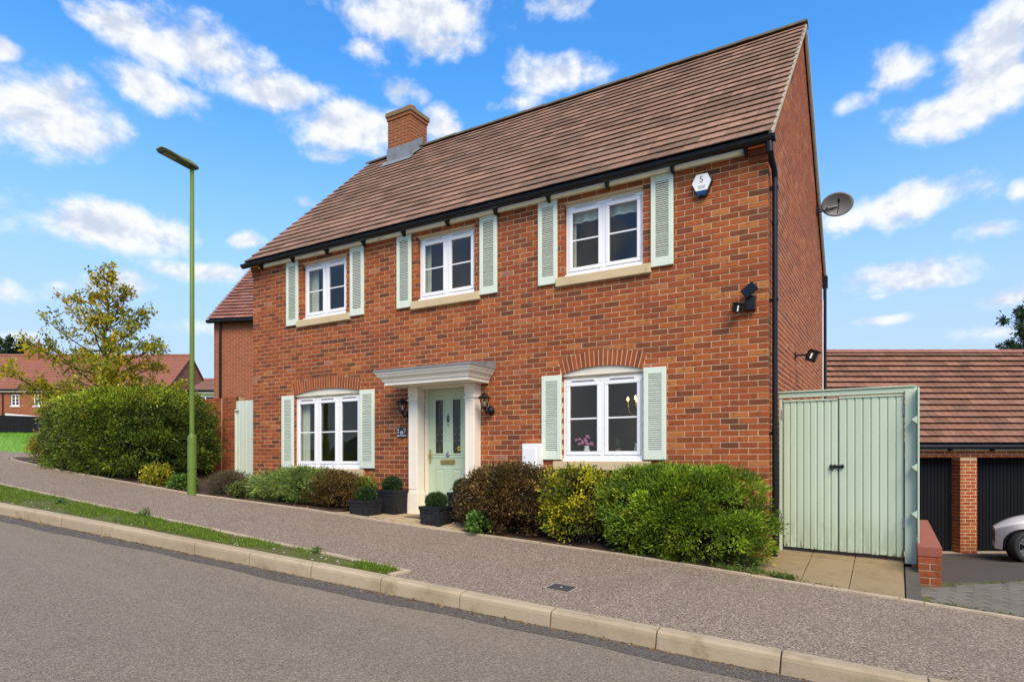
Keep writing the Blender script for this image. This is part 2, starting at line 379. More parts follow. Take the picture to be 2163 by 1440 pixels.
M['lamp_head'] = paint('lamp_head_green', (.05,.075,.045), .5, .2, 3, .02)
M['planter'] = paint('grey_planter', (.014,.015,.018), .6, .3, 7, .15, spec=.25, dirt=(.035,.034,.034))
M['soil'] = concrete('soil', (.045,.028,.018), (.09,.055,.035), (.03,.02,.013))
M['wood_in'] = paint('room_wood', (.18,.10,.05), .5)
M['room'] = paint('room_wall', (.27,.245,.185), .9, .05)
M['room_floor'] = paint('room_floor', (.34,.27,.19), .6)
M['curtain'] = paint('curtain', (.70,.68,.60), .9, .1, 20)
M['olive'] = paint('olive_wall', (.70,.66,.22), .9, .05)
M['glass'] = glass_mat()
M['glass_dark'] = paint('lead_glass', (.018,.028,.022), .08, .6, 18, 0)
M['brass'] = paint('brass', (.42,.31,.10), .35, .2, 12, .05, metal=.8)
M['chrome'] = paint('chrome', (.55,.56,.58), .2, .1, 12, 0, metal=1)
M['yellow'] = paint('yellow', (.75,.52,.02), .5)
M['white'] = paint('white_plastic', (.80,.80,.81), .35, .03)
M['blue'] = paint('blue_plastic', (.006,.035,.12), .3, .2)
M['grey_text'] = paint('grey_print', (.13,.14,.15), .5)
M['light_text'] = paint('pale_print', (.45,.48,.52), .5)
M['kerb'] = concrete('kerb_concrete', (.36,.285,.185), (.47,.385,.265), (.27,.205,.115), (.17,.14,.06))
M['edging'] = concrete('edging_concrete', (.38,.30,.21), (.5,.41,.30), (.27,.21,.13), (.15,.16,.05))
M['slab'] = concrete('concrete_slab', (.235,.172,.092), (.31,.235,.135), (.165,.118,.058), (.115,.105,.032))
M['step'] = concrete('step_slab', (.37,.275,.165), (.46,.36,.225), (.26,.19,.105), (.17,.145,.06))
M['paver'] = concrete('grey_paver', (.12,.106,.084), (.20,.178,.145), (.08,.072,.056), (.10,.10,.035))
M['paver_dark'] = concrete('dark_paver', (.078,.069,.056), (.12,.108,.09), (.06,.053,.043), (.09,.09,.03))
M['road'] = asphalt('road_asphalt', (.178,.144,.104), (.335,.272,.202), (.47,.395,.305), .45, wear=True)
M['road_dark'] = asphalt('road_channel', (.085,.074,.062), (.150,.132,.112), (.30,.265,.225), .5)
M['pave'] = asphalt('pavement_asphalt', (.172,.128,.092), (.335,.255,.19), (.53,.43,.335), .7, .85)
M['court'] = asphalt('court_asphalt', (.080,.068,.055), (.135,.117,.098), (.23,.2,.17), .35, 1.2, (.10,.09,.045))
M['verge_soil'] = concrete('verge_soil', (.075,.075,.022), (.12,.125,.035), (.065,.045,.022), (.055,.10,.015))
M['lawn'] = paint('lawn', (.15,.32,.016), .9, .25, 1.5, .3, fine=25)
M['ground'] = paint('ground', (.10,.12,.04), .95, .3, 1, .2)
M['garage_door'] = paint('garage_door', (.0075,.0085,.0115), .75, .2, 3, .03, spec=.12)
M['dark_fence'] = paint('dark_fence', (.012,.013,.016), .85, .3, 4, .2, spec=.15)
M['bark'] = paint('bark', (.06,.042,.028), .9, .35, 12, .4)
M['twig'] = paint('twig', (.075,.05,.034), .9, .3, 20, .2)
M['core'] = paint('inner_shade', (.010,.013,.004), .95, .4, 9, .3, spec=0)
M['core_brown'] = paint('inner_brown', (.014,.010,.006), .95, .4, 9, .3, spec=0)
M['leaf'] = leaf_mat('foliage'); M['leaf_gloss'] = leaf_mat('foliage_gloss', .2, .4); M['grass'] = leaf_mat('grass_blade', .3, .6)
M['car_white'] = paint('car_white', (.86,.85,.84), .12, .02, 3, 0, spec=.6)
M['car_grey'] = paint('car_grey', (.10,.105,.115), .12, .05, 3, 0, spec=.7)
M['tyre'] = paint('tyre', (.012,.012,.012), .75, .2, 30, .1)
M['rim'] = paint('alloy', (.50,.50,.52), .28, .1, 12, 0, metal=.9)
M['car_glass'] = paint('car_glass', (.012,.014,.016), .05, .1, 3, 0, spec=.8)
M['dish'] = paint('dish_grey', (.15,.155,.16), .5, .1, 12, .05)  # grey darkened in the colour for the shade on its face
M['fbrick'] = far_brick('far_brick'); M['fbrick_n'] = far_brick('neighbour_brick', (.29,.082,.036)); M['ftile'] = far_tiles('far_tiles'); M['ftile2'] = far_tiles('far_tiles_brown', (.19,.085,.055))
M['pink'] = paint('pink_petal', (.62,.20,.38), .6); M['gold'] = paint('gold_arm', (.25,.16,.04), .4, metal=.6)
M['bulb'] = emit('lit_bulb', (1, .58, .14), 4)

# ---------------------------------------------------------------- ground shapes
def zk(x): return -.738 - .0695 * (x - .237)
def yk(x): return -3.97 + .0779 * (x - .237)
CF = .04
def zpav(x, y): return zk(x) + CF * (y - yk(x))
def lerp(a, b, t): return a + (b - a) * t
def sstep(a, b, x):
    t = max(0, min(1, (x - a) / (b - a))); return t * t * (3 - 2 * t)
EDGE = [(-30,-1.0), (-9.2,-1.0), (-7.5,-1.10), (-4.2,-1.36), (-1.5,-1.40), (.3,-1.42), (2.7,-1.16), (3.9,-1.13), (5,-1.08), (6,-1.0), (7,-.90), (8,-.80), (9.6,-.82), (12,-.82), (24,-.82)]
def yedge(x):
    for (a, ya), (b, yb) in zip(EDGE, EDGE[1:]):
        if a <= x <= b: return lerp(ya, yb, (x - a) / (b - a))
    return -.82
def zcourt(x, y):
    Zv = depth(x, y)
    pts = [(0,-1.30), (6.2,-1.30), (7.3,-1.40), (11.8,-1.93), (13.8,-2.07), (60,-2.2)]
    for (a, za), (b, zb) in zip(pts, pts[1:]):
        if a <= Zv <= b: zc = lerp(za, zb, (Zv - a) / (b - a)); break
    else: zc = -2.2
    return lerp(zpav(x, y), zc, sstep(-.82, 1.1, y))
def sheet(name, mat, fx, nx, ny, parent=None, smooth=True):
    """fx(u, v) -> point, u and v in 0..1"""
    mb = MB(); vs_ = [fx(i / nx, j / ny) for j in range(ny + 1) for i in range(nx + 1)]
    F = [(j*(nx+1)+i, j*(nx+1)+i+1, (j+1)*(nx+1)+i+1, (j+1)*(nx+1)+i) for j in range(ny) for i in range(nx)]
    mb.add(vs_, F, 0, 0, smooth); return mb.build(name, mat, parent, recalc=False)

def build_ground():
    def zg(x, y):
        xx = max(-30, min(13, x)); z = zk(xx) + CF * max(-6, min(2.6, y - yk(xx))) - .22
        if x < -9: z -= .25
        if x > 10.9 and y > -1: z = min(z, -2.6)
        return z
    xs = [-700,-250,-120,-70,-45,-30,-20,-14,-9,-6,-3,0,3,6,9,10.8,11.2,14,20,30,60,150,400,700]
    ys = [-500,-150,-60,-30,-20,-14,-9,-6,-4,-2,-1.2,-.6,0,2,5,9,14,20,30,45,70,120,300,700]
    mb = MB(); nx = len(xs)
    mb.add([(x, y, zg(x, y)) for y in ys for x in xs], [(j*nx+i, j*nx+i+1, (j+1)*nx+i+1, (j+1)*nx+i) for j in range(len(ys)-1) for i in range(nx-1)])
    struct(mb.build('ground', M['ground'], recalc=False))
    # carriageway, the dark channel strip beside the kerb, pavement
    def zroad(x, y): return zk(x) - .148 + .022 * min(3.2, max(0, yk(x) - y)) - .004 * max(0, yk(x) - y - 3.2)
    struct(sheet('road', M['road'], lambda u, v: (lambda x: (lambda y: (x, y, zroad(x, y)))(yk(x) + .05 - v * 9))(lerp(-40, 30, u)), 70, 12))
    def strip(u, v):
        x = lerp(-40, 30, u); w = .30 + .035 * math.sin(x * 1.3) + .02 * math.sin(x * 4.7 + 1)
        y = yk(x) + .02 - v * w; return (x, y, zroad(x, y) + .004)
    struct(sheet('road_channel_strip', M['road_dark'], strip, 280, 2))
    def pv(u, v):
        x = lerp(-34, 24, u); y = lerp(yk(x) + .10, yedge(x), v)
        return (x, y, zpav(x, y) - .006)
    struct(sheet('pavement', M['pave'], pv, 160, 8))
build_ground()

def kerbs():
    k = bpy.data.objects.new('kerb', None); COL.objects.link(k); k['kind'] = 'structure'
    d = Vector((1, .0779, -.0695)).normalized(); n = Vector((-.0779, 1, 0)).normalized()
    P0 = Vector((.237, -3.97, -.738))
    prof = [(0,-.30), (0,-.045), (.004,-.018), (.016,-.004), (.03,0), (.122,.006), (.125,-.02), (.125,-.30)]
    meshes = []
    for q in range(5):
        mb = MB(); L = .915 - .010; e = .006; vs_ = []
        ends = [(-L/2, 1), (-L/2 + e, 0), (L/2 - e, 0), (L/2, 1)]
        for (s_, inset) in ends:
            for (a, h) in prof:
                vs_.append((s_ + random.uniform(-.0006, .0006), a + (.003 if inset and a < .1 else 0), h - (.004 if inset and h > -.2 else 0)))
        m_ = len(prof)
        F = [(i*m_+j, i*m_+j+1, (i+1)*m_+j+1, (i+1)*m_+j) for i in range(3) for j in range(m_-1)]
        F += [tuple(range(m_)), tuple(range(3*m_, 4*m_))[::-1]]
        mb.add(vs_, F, q / 4)
        o = mb.build('kerb_stone', M['kerb']); meshes.append(o.data); bpy.data.objects.remove(o)
    up = Vector((0,0,1)); rot = Matrix((d, n, d.cross(n))).transposed().to_euler()
    for i in range(-12, 19):
        p = P0 + d * (.915 * (i + .5)) + n * random.uniform(-.004, .004)
        p.z += random.uniform(-.004, .004)
        o = inst('kerb_stone', meshes[random.randrange(5)], k, p, (rot.x, rot.y, rot.z + random.uniform(-.003, .003)))
    # mortar bed that closes the joints
    mb = MB(); a = P0 - d * 12; b = P0 + d * 18
    for q in (0,):
        A, B = a + n * .022, b + n * .022; A2, B2 = a + n * .112, b + n * .112
        mb.add([A - up*.3, B - up*.3, B - up*.035, A - up*.035, A2 - up*.3, B2 - up*.3, B2 - up*.03, A2 - up*.03], [(0,1,2,3), (3,2,6,7), (7,6,5,4)])
    mb.build('kerb_bed', M['soil'], k)
kerbs()

def edging_run(root, pts, w=.05, h=.02, mat='edging', L=.915):
    """flat-topped path edging laid in lengths along a polyline of (x, y); a part for each length"""
    segs = []
    for (a, b) in zip(pts, pts[1:]):
        a, b = Vector(a), Vector(b); n = max(1, round((b - a).length / L))
        for i in range(n): segs.append((a.lerp(b, i / n), a.lerp(b, (i + 1) / n)))
    for a, b in segs:
        t = (b - a); l = t.length; t.normalize(); nn = Vector((-t.y, t.x, 0)); g = .004
        A = a + t * g; B = b - t * g; mb = MB(); dz = random.uniform(-.004, .004)
        c = (A + B) / 2
        def P(q, s_, hh): return (q + nn * s_ + Vector((0, 0, hh + dz)) - c)
        e = .006
        sec = [(-w/2,-.12), (-w/2, h - e), (-w/2 + e, h), (w/2 - e, h), (w/2, h - e), (w/2,-.12)]
        vs_ = [P(A, s_, hh) for s_, hh in sec] + [P(B, s_, hh) for s_, hh in sec]
        mb.add(vs_, [(i, i+1, i+7, i+6) for i in range(5)] + [tuple(range(6)), tuple(range(11, 5, -1))], random.random())
        o = mb.build('edging_stone', M[mat], root); o.location = c
def edgings():
    r1 = bpy.data.objects.new('pavement_edging', None); COL.objects.link(r1); r1['kind'] = 'structure'
    xs = [-7.6, -6.6, -5.6, -4.2, -2.8, -1.5, .3, 1.5, 2.7, 3.9, 5, 6, 7, 8, 9.6, 12, 14.7]
    edging_run(r1, [(x, yedge(x), zpav(x, yedge(x))) for x in xs], .05, .016)
    # rounded end of the hedge bed
    cx, cy, rr = -7.6, -.35, .75; arc = []
    for k in range(0, 11):
        an = R(-90 - k * 14); x = cx + rr * 1.25 * math.cos(an); y = cy + rr * math.sin(an); arc.append((x, y, zpav(x, y)))
    edging_run(r1, arc, .05, .03, L=.3)
    r2 = bpy.data.objects.new('verge_edging', None); COL.objects.link(r2); r2['kind'] = 'structure'
    p = [(x, -3.10 + (.0 if x > 0 else -.012 * x * 0), zpav(x, -3.10)) for x in (-12, -9, -6, -3, 0, 2, 4, 6.66)]
    edging_run(r2, p, .05, .018)
    edging_run(r2, [(6.66, -3.10, zpav(6.66, -3.1)), (6.60, yk(6.6) + .13, zpav(6.6, -3.34) - .002)], .05, .018, L=.4)
edgings()

def doorstep_and_gate_slabs():
    # paving before the front door
    r = bpy.data.objects.new('doorstep', None); COL.objects.link(r); r['kind'] = 'structure'
    xs = [3.42, 4.22, 4.95, 5.75]
    for i in range(3):
        for j in range(2):
            def fz(x, v): return lerp(zpav(x, yedge(x)) + .012, -.905 - .02 * (x - 4.7), v)
            v0, v1 = (0, .5) if j == 0 else (.5, 1)
            mb = MB(); vs_ = []; g = .005
            for (a, v) in ((xs[i] + g, v0), (xs[i+1] - g, v0), (xs[i+1] - g, v1), (xs[i] + g, v1)):
                vv = v + (.008 if v == v0 else -.008); y = lerp(yedge(a) + .028, .06, vv); vs_.append((a, y, fz(a, vv)))
            vs2 = [(a, b, c - .08) for a, b, c in vs_]
            mb.add(vs_ + vs2, [(0,1,2,3), (0,4,5,1), (1,5,6,2), (2,6,7,3), (3,7,4,0)], random.random() * .6); mb.build('slab', M['step'], r)
    # concrete slabs sloping up to the side gate
    r = bpy.data.objects.new('gate_apron', None); COL.objects.link(r); r['kind'] = 'structure'
    xs = [9.60, 10.09, 10.55, 11.045]
    for i in range(3):
        for j, (v0, v1) in enumerate(((0, .86), (.86, 1.35))):
            mb = MB(); vs_ = []; g = .004
            for (a, v) in ((xs[i] + g, v0), (xs[i+1] - g, v0), (xs[i+1] - g, v1), (xs[i] + g, v1)):
                vv = v + (.006 if v == v0 else -.006); y = lerp(yedge(a) + .028, .5, vv)
                vs_.append((a, y, lerp(zpav(a, yedge(a)) + .012, -1.178 - .035 * (a - 10.3), vv)))
            vs2 = [(a, b, c - .1) for a, b, c in vs_]
            mb.add(vs_ + vs2, [(0,1,2,3), (0,4,5,1), (1,5,6,2), (2,6,7,3), (3,7,4,0)], random.random() * .5); mb.build('slab', M['slab'], r)
    # block paving beside the apron and the dark border course
    r = bpy.data.objects.new('block_paving', None); COL.objects.link(r); r['kind'] = 'structure'
    def zb(x, y): return zcourt(x, y) + .010
    for i in range(3):
        y0, y1 = lerp(-.79, .20, i / 3) + .003, lerp(-.79, .20, (i + 1) / 3) - .003
        def zs(y): return lerp(zb(11.13, -.79), -1.21, sstep(-.79, .25, y))
        mb = MB(); vs_ = [(11.055, y0, zs(y0)), (11.185, y0, zs(y0)), (11.185, y1, zs(y1)), (11.055, y1, zs(y1))]
        mb.add(vs_ + [(a, b, c - .08) for a, b, c in vs_], [(0,1,2,3), (0,4,5,1), (1,5,6,2), (2,6,7,3), (3,7,4,0)], random.random()); mb.build('border_paver', M['paver_dark'], r)
    ca, sa = math.cos(R(38)), math.sin(R(38))
    def inside(x, y):
        return 11.20 < x < 14.6 and y > -.775 and y < .05 + (x - 11.4) * 1.05 and not (x < 11.46 and y > -.02)
    n = 0
    for i in range(-40, 60):
        for j in range(-60, 60):
            u0 = i * .205 + (j % 2) * .1025; v0 = j * .105
            cxx, cyy = 12 + (u0 * ca - v0 * sa), 0 + (u0 * sa + v0 * ca)
            if not inside(cxx, cyy) or n > 290: continue
            n += 1; hu, hv = .0985, .0475; mb = MB(); top = []; c0 = Vector((cxx, cyy, zb(cxx, cyy)))
            tz = random.uniform(-.003, .003)
            for ins, dz in ((.005, 0), (0, -.006), (0, -.05)):
                for (a, b) in ((-1,-1), (1,-1), (1,1), (-1,1)):
                    uu, vv = a * (hu - ins), b * (hv - ins); x, y = cxx + uu*ca - vv*sa, cyy + uu*sa + vv*ca
                    top.append((x - c0.x, y - c0.y, zb(x, y) - c0.z + dz + tz))
            F = [(0,1,2,3)] + [(k*4+q, k*4+(q+1) % 4, k*4+4+(q+1) % 4, k*4+4+q) for k in range(2) for q in range(4)]
            mb.add(top, F, random.random()); o = mb.build('paver', M['paver'], r); o.location = c0
    bed = sheet('paver_bed', M['verge_soil'], lambda u, v: (lambda x: (lambda y: (x, y, zb(x, y) - .012))(lerp(-.80, .35 + max(0, x - 11.4) * 1.05, v)))(lerp(11.19, 14.7, u)), 24, 14, r)
    # garage court
    def cpt(u, v):
        x = lerp(11.25, 26, u * u * .4 + u * .6); y0 = max(-.80, min(.05 + (x - 11.4) * 1.05, 9) if x < 14.7 else -.80)
        y = lerp(y0, 22, v * v * .5 + v * .5); return (x, y, zcourt(x, y) + (.0015 if y > y0 + .02 else -.01))
    struct(sheet('parking_court', M['court'], cpt, 60, 40))
doorstep_and_gate_slabs()

def flower_beds():
    def bed(name, x0, x1, yb):
        def f(u, v):
            x = lerp(x0, x1, u); y = lerp(yedge(x) + .03, yb, v); h = .02 + .06 * v + .012 * math.sin(x * 9 + v * 7)
            return (x, y, zpav(x, y) - .02 + h)
        struct(sheet(name, M['soil'], f, 50, 8))
    bed('flower_bed', -8.2, 3.40, .6); bed('flower_bed', 5.77, 9.60, .02)
flower_beds()
def lawn_and_far_path():
    def f(u, v):
        a = at(lerp(-420, 300, u), 959 + 3 * u, lerp(21, 17.5, u)); b = at(lerp(-420, 300, u), 912 + 4 * u, 40)
        p = a.lerp(b, v); p.z += .10 * math.sin(v * math.pi) ; return p
    struct(sheet('lawn', M['lawn'], f, 20, 20))
    def g(u, v):
        x = lerp(-30, -6.5, u); a = Vector((x, yedge(x) - .02, zpav(x, yedge(x)) - .008)); b = at(lerp(-420, 300, u), 957 + 3 * u, lerp(21.3, 17.8, u))
        return a.lerp(b, v)
    struct(sheet('side_path', M['pave'], g, 20, 10))
lawn_and_far_path()

# ---------------------------------------------------------------- the brick house
W, T, ZR, ZE = 9.641, 3.32, 7.16, 3.83
Z0R = .049                      # a bed joint of the brickwork
COURSE = .075; BL = W / 43      # brick + joint
house = thing('brick_house', 'two-storey red brick house with mint shutters and a brown tiled roof', 'house', (0, 0, 0))

# openings: x0, x1, z0, z_spring, rise (0 = flat head)
OPEN = {'UL': (1.44, 2.57, 2.57, 3.625, 0), 'UM': (4.21, 5.34, 2.57, 3.625, 0), 'UR': (6.90, 8.07, 2.57, 3.625, 0),
        'LL': (1.20, 2.90, -.20, 1.19, .085), 'LR': (6.86, 8.07, -.05, 1.20, .085), 'DR': (4.33, 5.31, -1.0, 1.16, 0)}
def arc_top(op, x, off=0):
    x0, x1, z0, zs, rise = op
    if rise == 0: return zs + off
    h = (x1 - x0) / 2; rad = (h * h + rise * rise) / (2 * rise); cz = zs + rise - rad
    d = max(0, (rad + off) ** 2 - (x - (x0 + x1) / 2) ** 2); return cz + math.sqrt(d)
ARCH_H = .215
def wall_mesh():
    """mortar backing of the front with its openings and reveals"""
    mb = MB(); D = .006; TH = .11; xs = {0, W}
    for op in OPEN.values():
        xs |= {op[0], op[1]}
        if op[4]: xs |= {lerp(op[0], op[1], i / 12) for i in range(13)}
    xs = sorted(xs); zb, zt = -1.5, 3.85
    for a, b in zip(xs, xs[1:]):
        cuts = sorted([(op[2], op) for op in OPEN.values() if op[0] <= a + 1e-6 and b <= op[1] + 1e-6], key=lambda q: q[0])
        lo = (zb, zb)
        for _, op in cuts:
            mb.add([(a, D, lo[0]), (b, D, lo[1]), (b, D, op[2]), (a, D, op[2])], [(0,1,2,3)])
            mb.add([(a, D, op[2]), (b, D, op[2]), (b, TH, op[2]), (a, TH, op[2])], [(0,1,2,3)])
            lo = (arc_top(op, a), arc_top(op, b))
            mb.add([(a, D, lo[0]), (b, D, lo[1]), (b, TH, lo[1]), (a, TH, lo[0])], [(3,2,1,0)])
        mb.add([(a, D, lo[0]), (b, D, lo[1]), (b, D, zt), (a, D, zt)], [(0,1,2,3)])
    for op in OPEN.values():
        for x in (op[0] - .005, op[1] + .005):
            zt_ = arc_top(op, min(max(x, op[0]), op[1])); mb.add([(x, D + .002, op[2]), (x, TH, op[2]), (x, TH, zt_), (x, D + .002, zt_)], [(0,1,2,3)])
    return mb.build('front_wall', M['mortar'], house, recalc=False)
front = wall_mesh()

def brick8(mb, P, ub0, ub1, ut0, ut1, w0, w1, d0, d1, r):
    """a brick: front face at depth d1, edges a little rounded off; P maps (u, d, w) to a point"""
    e = .003
    fr = [(ub0+e, w0+e), (ub1-e, w0+e), (ut1-e, w1-e), (ut0+e, w1-e)]; mid = [(ub0, w0), (ub1, w0), (ut1, w1), (ut0, w1)]
    vs_ = [P(u, d1, w) for u, w in fr] + [P(u, d1 - .004, w) for u, w in mid] + [P(u, d0, w) for u, w in mid]
    F = [(0,1,2,3)] + [(k*4+q, k*4+4+q, k*4+4+(q+1) % 4, k*4+(q+1) % 4) for k in range(2) for q in range(4)]
    mb.add(vs_, F, r)
def subtract(iv, cut0, cut1):
    out = []
    for (a, b, la, lb) in iv:     # la/lb: end is a cut edge (no joint)
        if cut1 <= a or cut0 >= b: out.append((a, b, la, lb)); continue
        if cut0 > a: out.append((a, cut0, la, True))
        if cut1 < b: out.append((cut1, b, True, lb))
    return out
def front_bricks():
    P = lambda u, d, w: (u, -d, w)
    items = []; J = .005; cutb = []
    k0 = int(math.floor((-1.35 - Z0R) / COURSE)); k1 = int(math.floor((3.80 - Z0R) / COURSE))
    for k in range(k0, k1 + 1):
        w0, w1 = Z0R + k * COURSE + J, Z0R + (k + 1) * COURSE - J; zm = (w0 + w1) / 2
        if w1 > 3.84: continue
        odd = k % 2; us = [0] + [BL * (i + .5) for i in range(43)] + [W] if odd else [BL * i for i in range(44)]
        for i, (a, b) in enumerate(zip(us, us[1:])):
            iv = [(a, b, False, False)]
            for op in OPEN.values():
                top = op[3] + (.215 + op[4] if op[4] else 0)
                if op[4]:
                    # arch extrados with radial ends
                    x0, x1, zb, zs, rise = op
                    if zb - .02 < zm < zs: iv = subtract(iv, x0, x1)
                    elif zs <= zm and w0 < zs + rise + ARCH_H + .01:
                        h_ = (x1 - x0) / 2; rad_ = (h_*h_ + rise*rise) / (2*rise); cz_ = zs + rise - rad_; k_ = h_ / (zs - cz_)
                        # what the fan of the arch leaves of this brick
                        sk0, sk1 = (x0 + x1)/2 - k_*(zm - cz_) - .006, (x0 + x1)/2 + k_*(zm - cz_) + .006
                        if arc_top(op, sk0, ARCH_H) > w1 - .004: iv = subtract(iv, sk0, sk1)
                        elif b > sk0 - .3 and a < sk1 + .3:
                            for (p_, q_, la_, lb_) in iv:
                                uu0, uu1 = p_ + J, q_ - J; pts = []; mn = 9
                                for q in range(13):
                                    u = lerp(uu0, uu1, q / 12); zz = w0
                                    if sk0 - .02 < u < sk1 + .02: zz = max(w0, arc_top(op, u, ARCH_H) + .007)
                                    pts.append((u, zz))
                                if all(z_ <= w0 + 1e-6 for _, z_ in pts): continue
                                pts = [(u, min(z_, w1)) for u, z_ in pts]; iv = [t_ for t_ in iv if t_ != (p_, q_, la_, lb_)]
                                good = [c_ for c_ in pts if c_[1] < w1 - .006]
                                if len(good) > 2: cutb.append(good + [(good[-1][0], w1), (good[0][0], w1)])
                else:
                    if op[2] - .02 < zm < op[3]: iv = subtract(iv, op[0], op[1])
            last = (i == len(us) - 2)
            for (p, q, la, lb) in iv:
                u0 = p + (0 if la or (i == 0 and p == a and a == 0) else J); u1 = q - (0 if lb or (last and q == W) else J)
                if u1 - u0 < .018: continue
                dep = .10
                if last and q == W: dep = .215 if odd else .1025
                items.append((u0, u1, w0, w1, dep, (last and q == W) or la or lb))
    def hidden(u, w):
        for (a, b, c, d) in ((1.02,1.34,2.5,3.7),(2.7,3.02,2.5,3.7),(3.78,4.09,2.5,3.7),(5.46,5.77,2.5,3.7),(6.49,6.80,2.5,3.7),(8.19,8.49,2.5,3.7),(6.55,6.87,-.02,1.19),(8.09,8.39,-.02,1.19)):
            if a < u < b and c < w < d: return True
        return w < -.05 and u > 6.2
    order = sorted(range(len(items)), key=lambda i: depth((items[i][0] + items[i][1]) / 2, 0) + (100 if hidden((items[i][0]+items[i][1])/2, items[i][2]) or items[i][1]-items[i][0] < .07 else 0))
    single = set(order[:300]); pool = {}
    rest = MB()
    for i, (u0, u1, w0, w1, dep, special) in enumerate(items):
        rr = random.random(); jd = random.uniform(-.0015, .0015); t = random.uniform(-.0012, .0012)
        if i in single:
            key = (round(u1 - u0, 3), dep, int(rr * 14) if not special else i)
            if key not in pool:
                mb = MB(); h = (u1 - u0) / 2; hw = (w1 - w0) / 2
                brick8(mb, P, -h + t, h - t, -h, h, -hw + t, hw, -dep, 0, (int(rr * 14) + .5) / 14 if not special else rr)
                pool[key] = mb.mesh('brick', M['brick'])
            inst('brick', pool[key], front, ((u0 + u1) / 2, jd, (w0 + w1) / 2))
        else:
            brick8(rest, P, u0 + t, u1, u0, u1 - t, w0, w1 + t, -dep, jd, rr)
    for poly in cutb: rest.prism(poly, random.uniform(-.0012, .0012), .10, 'y', random.random())
    stuff(rest.build('brickwork', M['brick'], front, recalc=False))
front_bricks()

def arches():
    for key, n in (('LL', 27), ('LR', 19)):
        op = OPEN[key]; x0, x1, z0, zs, rise = op; h = (x1 - x0) / 2; rad = (h*h + rise*rise) / (2*rise); cx, cz = (x0+x1)/2, zs + rise - rad
        # skewback opens the fan a little more than the true radius
        amax = math.asin(h / rad) ; fan = amax + .055
        ar = bpy.data.objects.new('window_arch', None); COL.objects.link(ar); ar.parent = house
        for i in range(n):
            a0 = lerp(-1, 1, i / n); a1 = lerp(-1, 1, (i + 1) / n); g = .0075
            def pt(a, top):
                ang = a * amax; xb, zb = cx + rad * math.sin(ang), cz + rad * math.cos(ang)
                if not top: return (xb, zb)
                an2 = a * amax * 1.06; return (xb + ARCH_H * math.sin(an2), zb + ARCH_H * math.cos(an2) * 1.0)
            b0, b1, t0, t1 = pt(a0, 0), pt(a1, 0), pt(a0, 1), pt(a1, 1)
            mb = MB(); c = ((b0[0]+t1[0])/2, (b0[1]+t1[1])/2); yf = .0005 + random.uniform(-.001, .001)
            poly = [(b0[0]+g-c[0], b0[1]-c[1]), (b1[0]-g-c[0], b1[1]-c[1]), (t1[0]-g-c[0], t1[1]-c[1]), (t0[0]+g-c[0], t0[1]-c[1])]
            mb.prism(poly, yf, .10, 'y', .12 + .5 * random.random()); o = mb.build('arch_brick', M['brick'], ar); o.location = (c[0], 0, c[1])
arches()

def gable(xw, name):
    """right-hand gable wall: mortar sheet and brickwork up to the roof slope"""
    P = lambda u, d, w: (xw + d, u, w); J = .005; D2 = 2 * T
    def top(u): return min(ZE + .06 + (u + .05) / (T + .05) * (ZR - ZE - .12), ZE + .06 + (D2 + .05 - u) / (T + .05) * (ZR - ZE - .12))
    mb = MB(); X = xw - .0025
    mb.add([(X, .02, -1.5), (X, D2, -1.5), (X, D2, top(D2)), (X, T, top(T)), (X, .02, top(.02))], [(0,1,2,3,4)])
    g = mb.build(name, M['mortar'], house, recalc=False)
    br = MB(); k0 = int(math.floor((-1.35 - Z0R) / COURSE))
    for k in range(k0, int((ZR - Z0R) / COURSE)):
        w0, w1 = Z0R + k*COURSE + J, Z0R + (k+1)*COURSE - J; odd = k % 2
        if w1 > top(T): break
        st = .230 if odd else .1125; us = [st + J * 0 + BL * i for i in range(32)]
        for a, b in zip(us, us[1:]):
            b = min(b, D2)
            if b - a < .03: continue
            u0, u1 = a + J, b - J
            # clip against the two slopes
            lo = (w1 - (ZE + .06)) / (ZR - ZE - .12) * (T + .05) - .05; hi = D2 - lo
            if u1 < lo or u0 > hi: continue
            brick8(br, P, max(u0, lo), min(u1, hi), max(u0, lo), min(u1, hi), w0, w1, -.05, random.uniform(-.0006, .0006), .12 + .88*random.random())
    stuff(br.build('brickwork', M['brick'], g, recalc=False)); return g
gable_wall = gable(W, 'gable_wall')
def other_walls():
    D2 = 2 * T
    mb = MB(); mb.add([(.0, .02, -1.5), (.0, D2, -1.5), (.0, D2, ZE), (.0, T, ZR-.08), (.0, .02, ZE)], [(0,1,2,3,4)])
    mb.add([(0, D2, -1.5), (W - .02, D2, -1.5), (W - .02, D2, ZE), (0, D2, ZE)], [(0,1,2,3)])
    mb.build('rear_wall', M['fbrick'], house, recalc=False)
    # rooms behind the windows
    mb = MB()
    for (x0, x1, z0, z1, yb) in ((.3, 3.7, -.88, 1.45, 2.6), (5.9, 9.3, -.88, 1.45, 3.6), (.3, 3.4, 1.75, 3.75, 3.2), (3.5, 6.1, 1.75, 3.75, 3.0), (6.2, 9.3, 1.75, 3.75, 3.2)):
        y0 = .112
        mb.add([(x0,y0,z0),(x1,y0,z0),(x1,yb,z0),(x0,yb,z0),(x0,y0,z1),(x1,y0,z1),(x1,yb,z1),(x0,yb,z1)], [(2,3,7,6),(1,2,6,5),(3,0,4,7)], 0, 2 if x0 == .3 and z0 < 0 else 0)
        mb.add([(x0,y0,z0),(x1,y0,z0),(x1,yb,z0),(x0,yb,z0)], [(0,1,2,3)], 0, 1); mb.add([(x0,y0,z1),(x1,y0,z1),(x1,yb,z1),(x0,yb,z1)], [(3,2,1,0)], 0, 0)
    mb.build('room_walls', [M['room'], M['room_floor'], M['olive']], house, recalc=False)
other_walls()

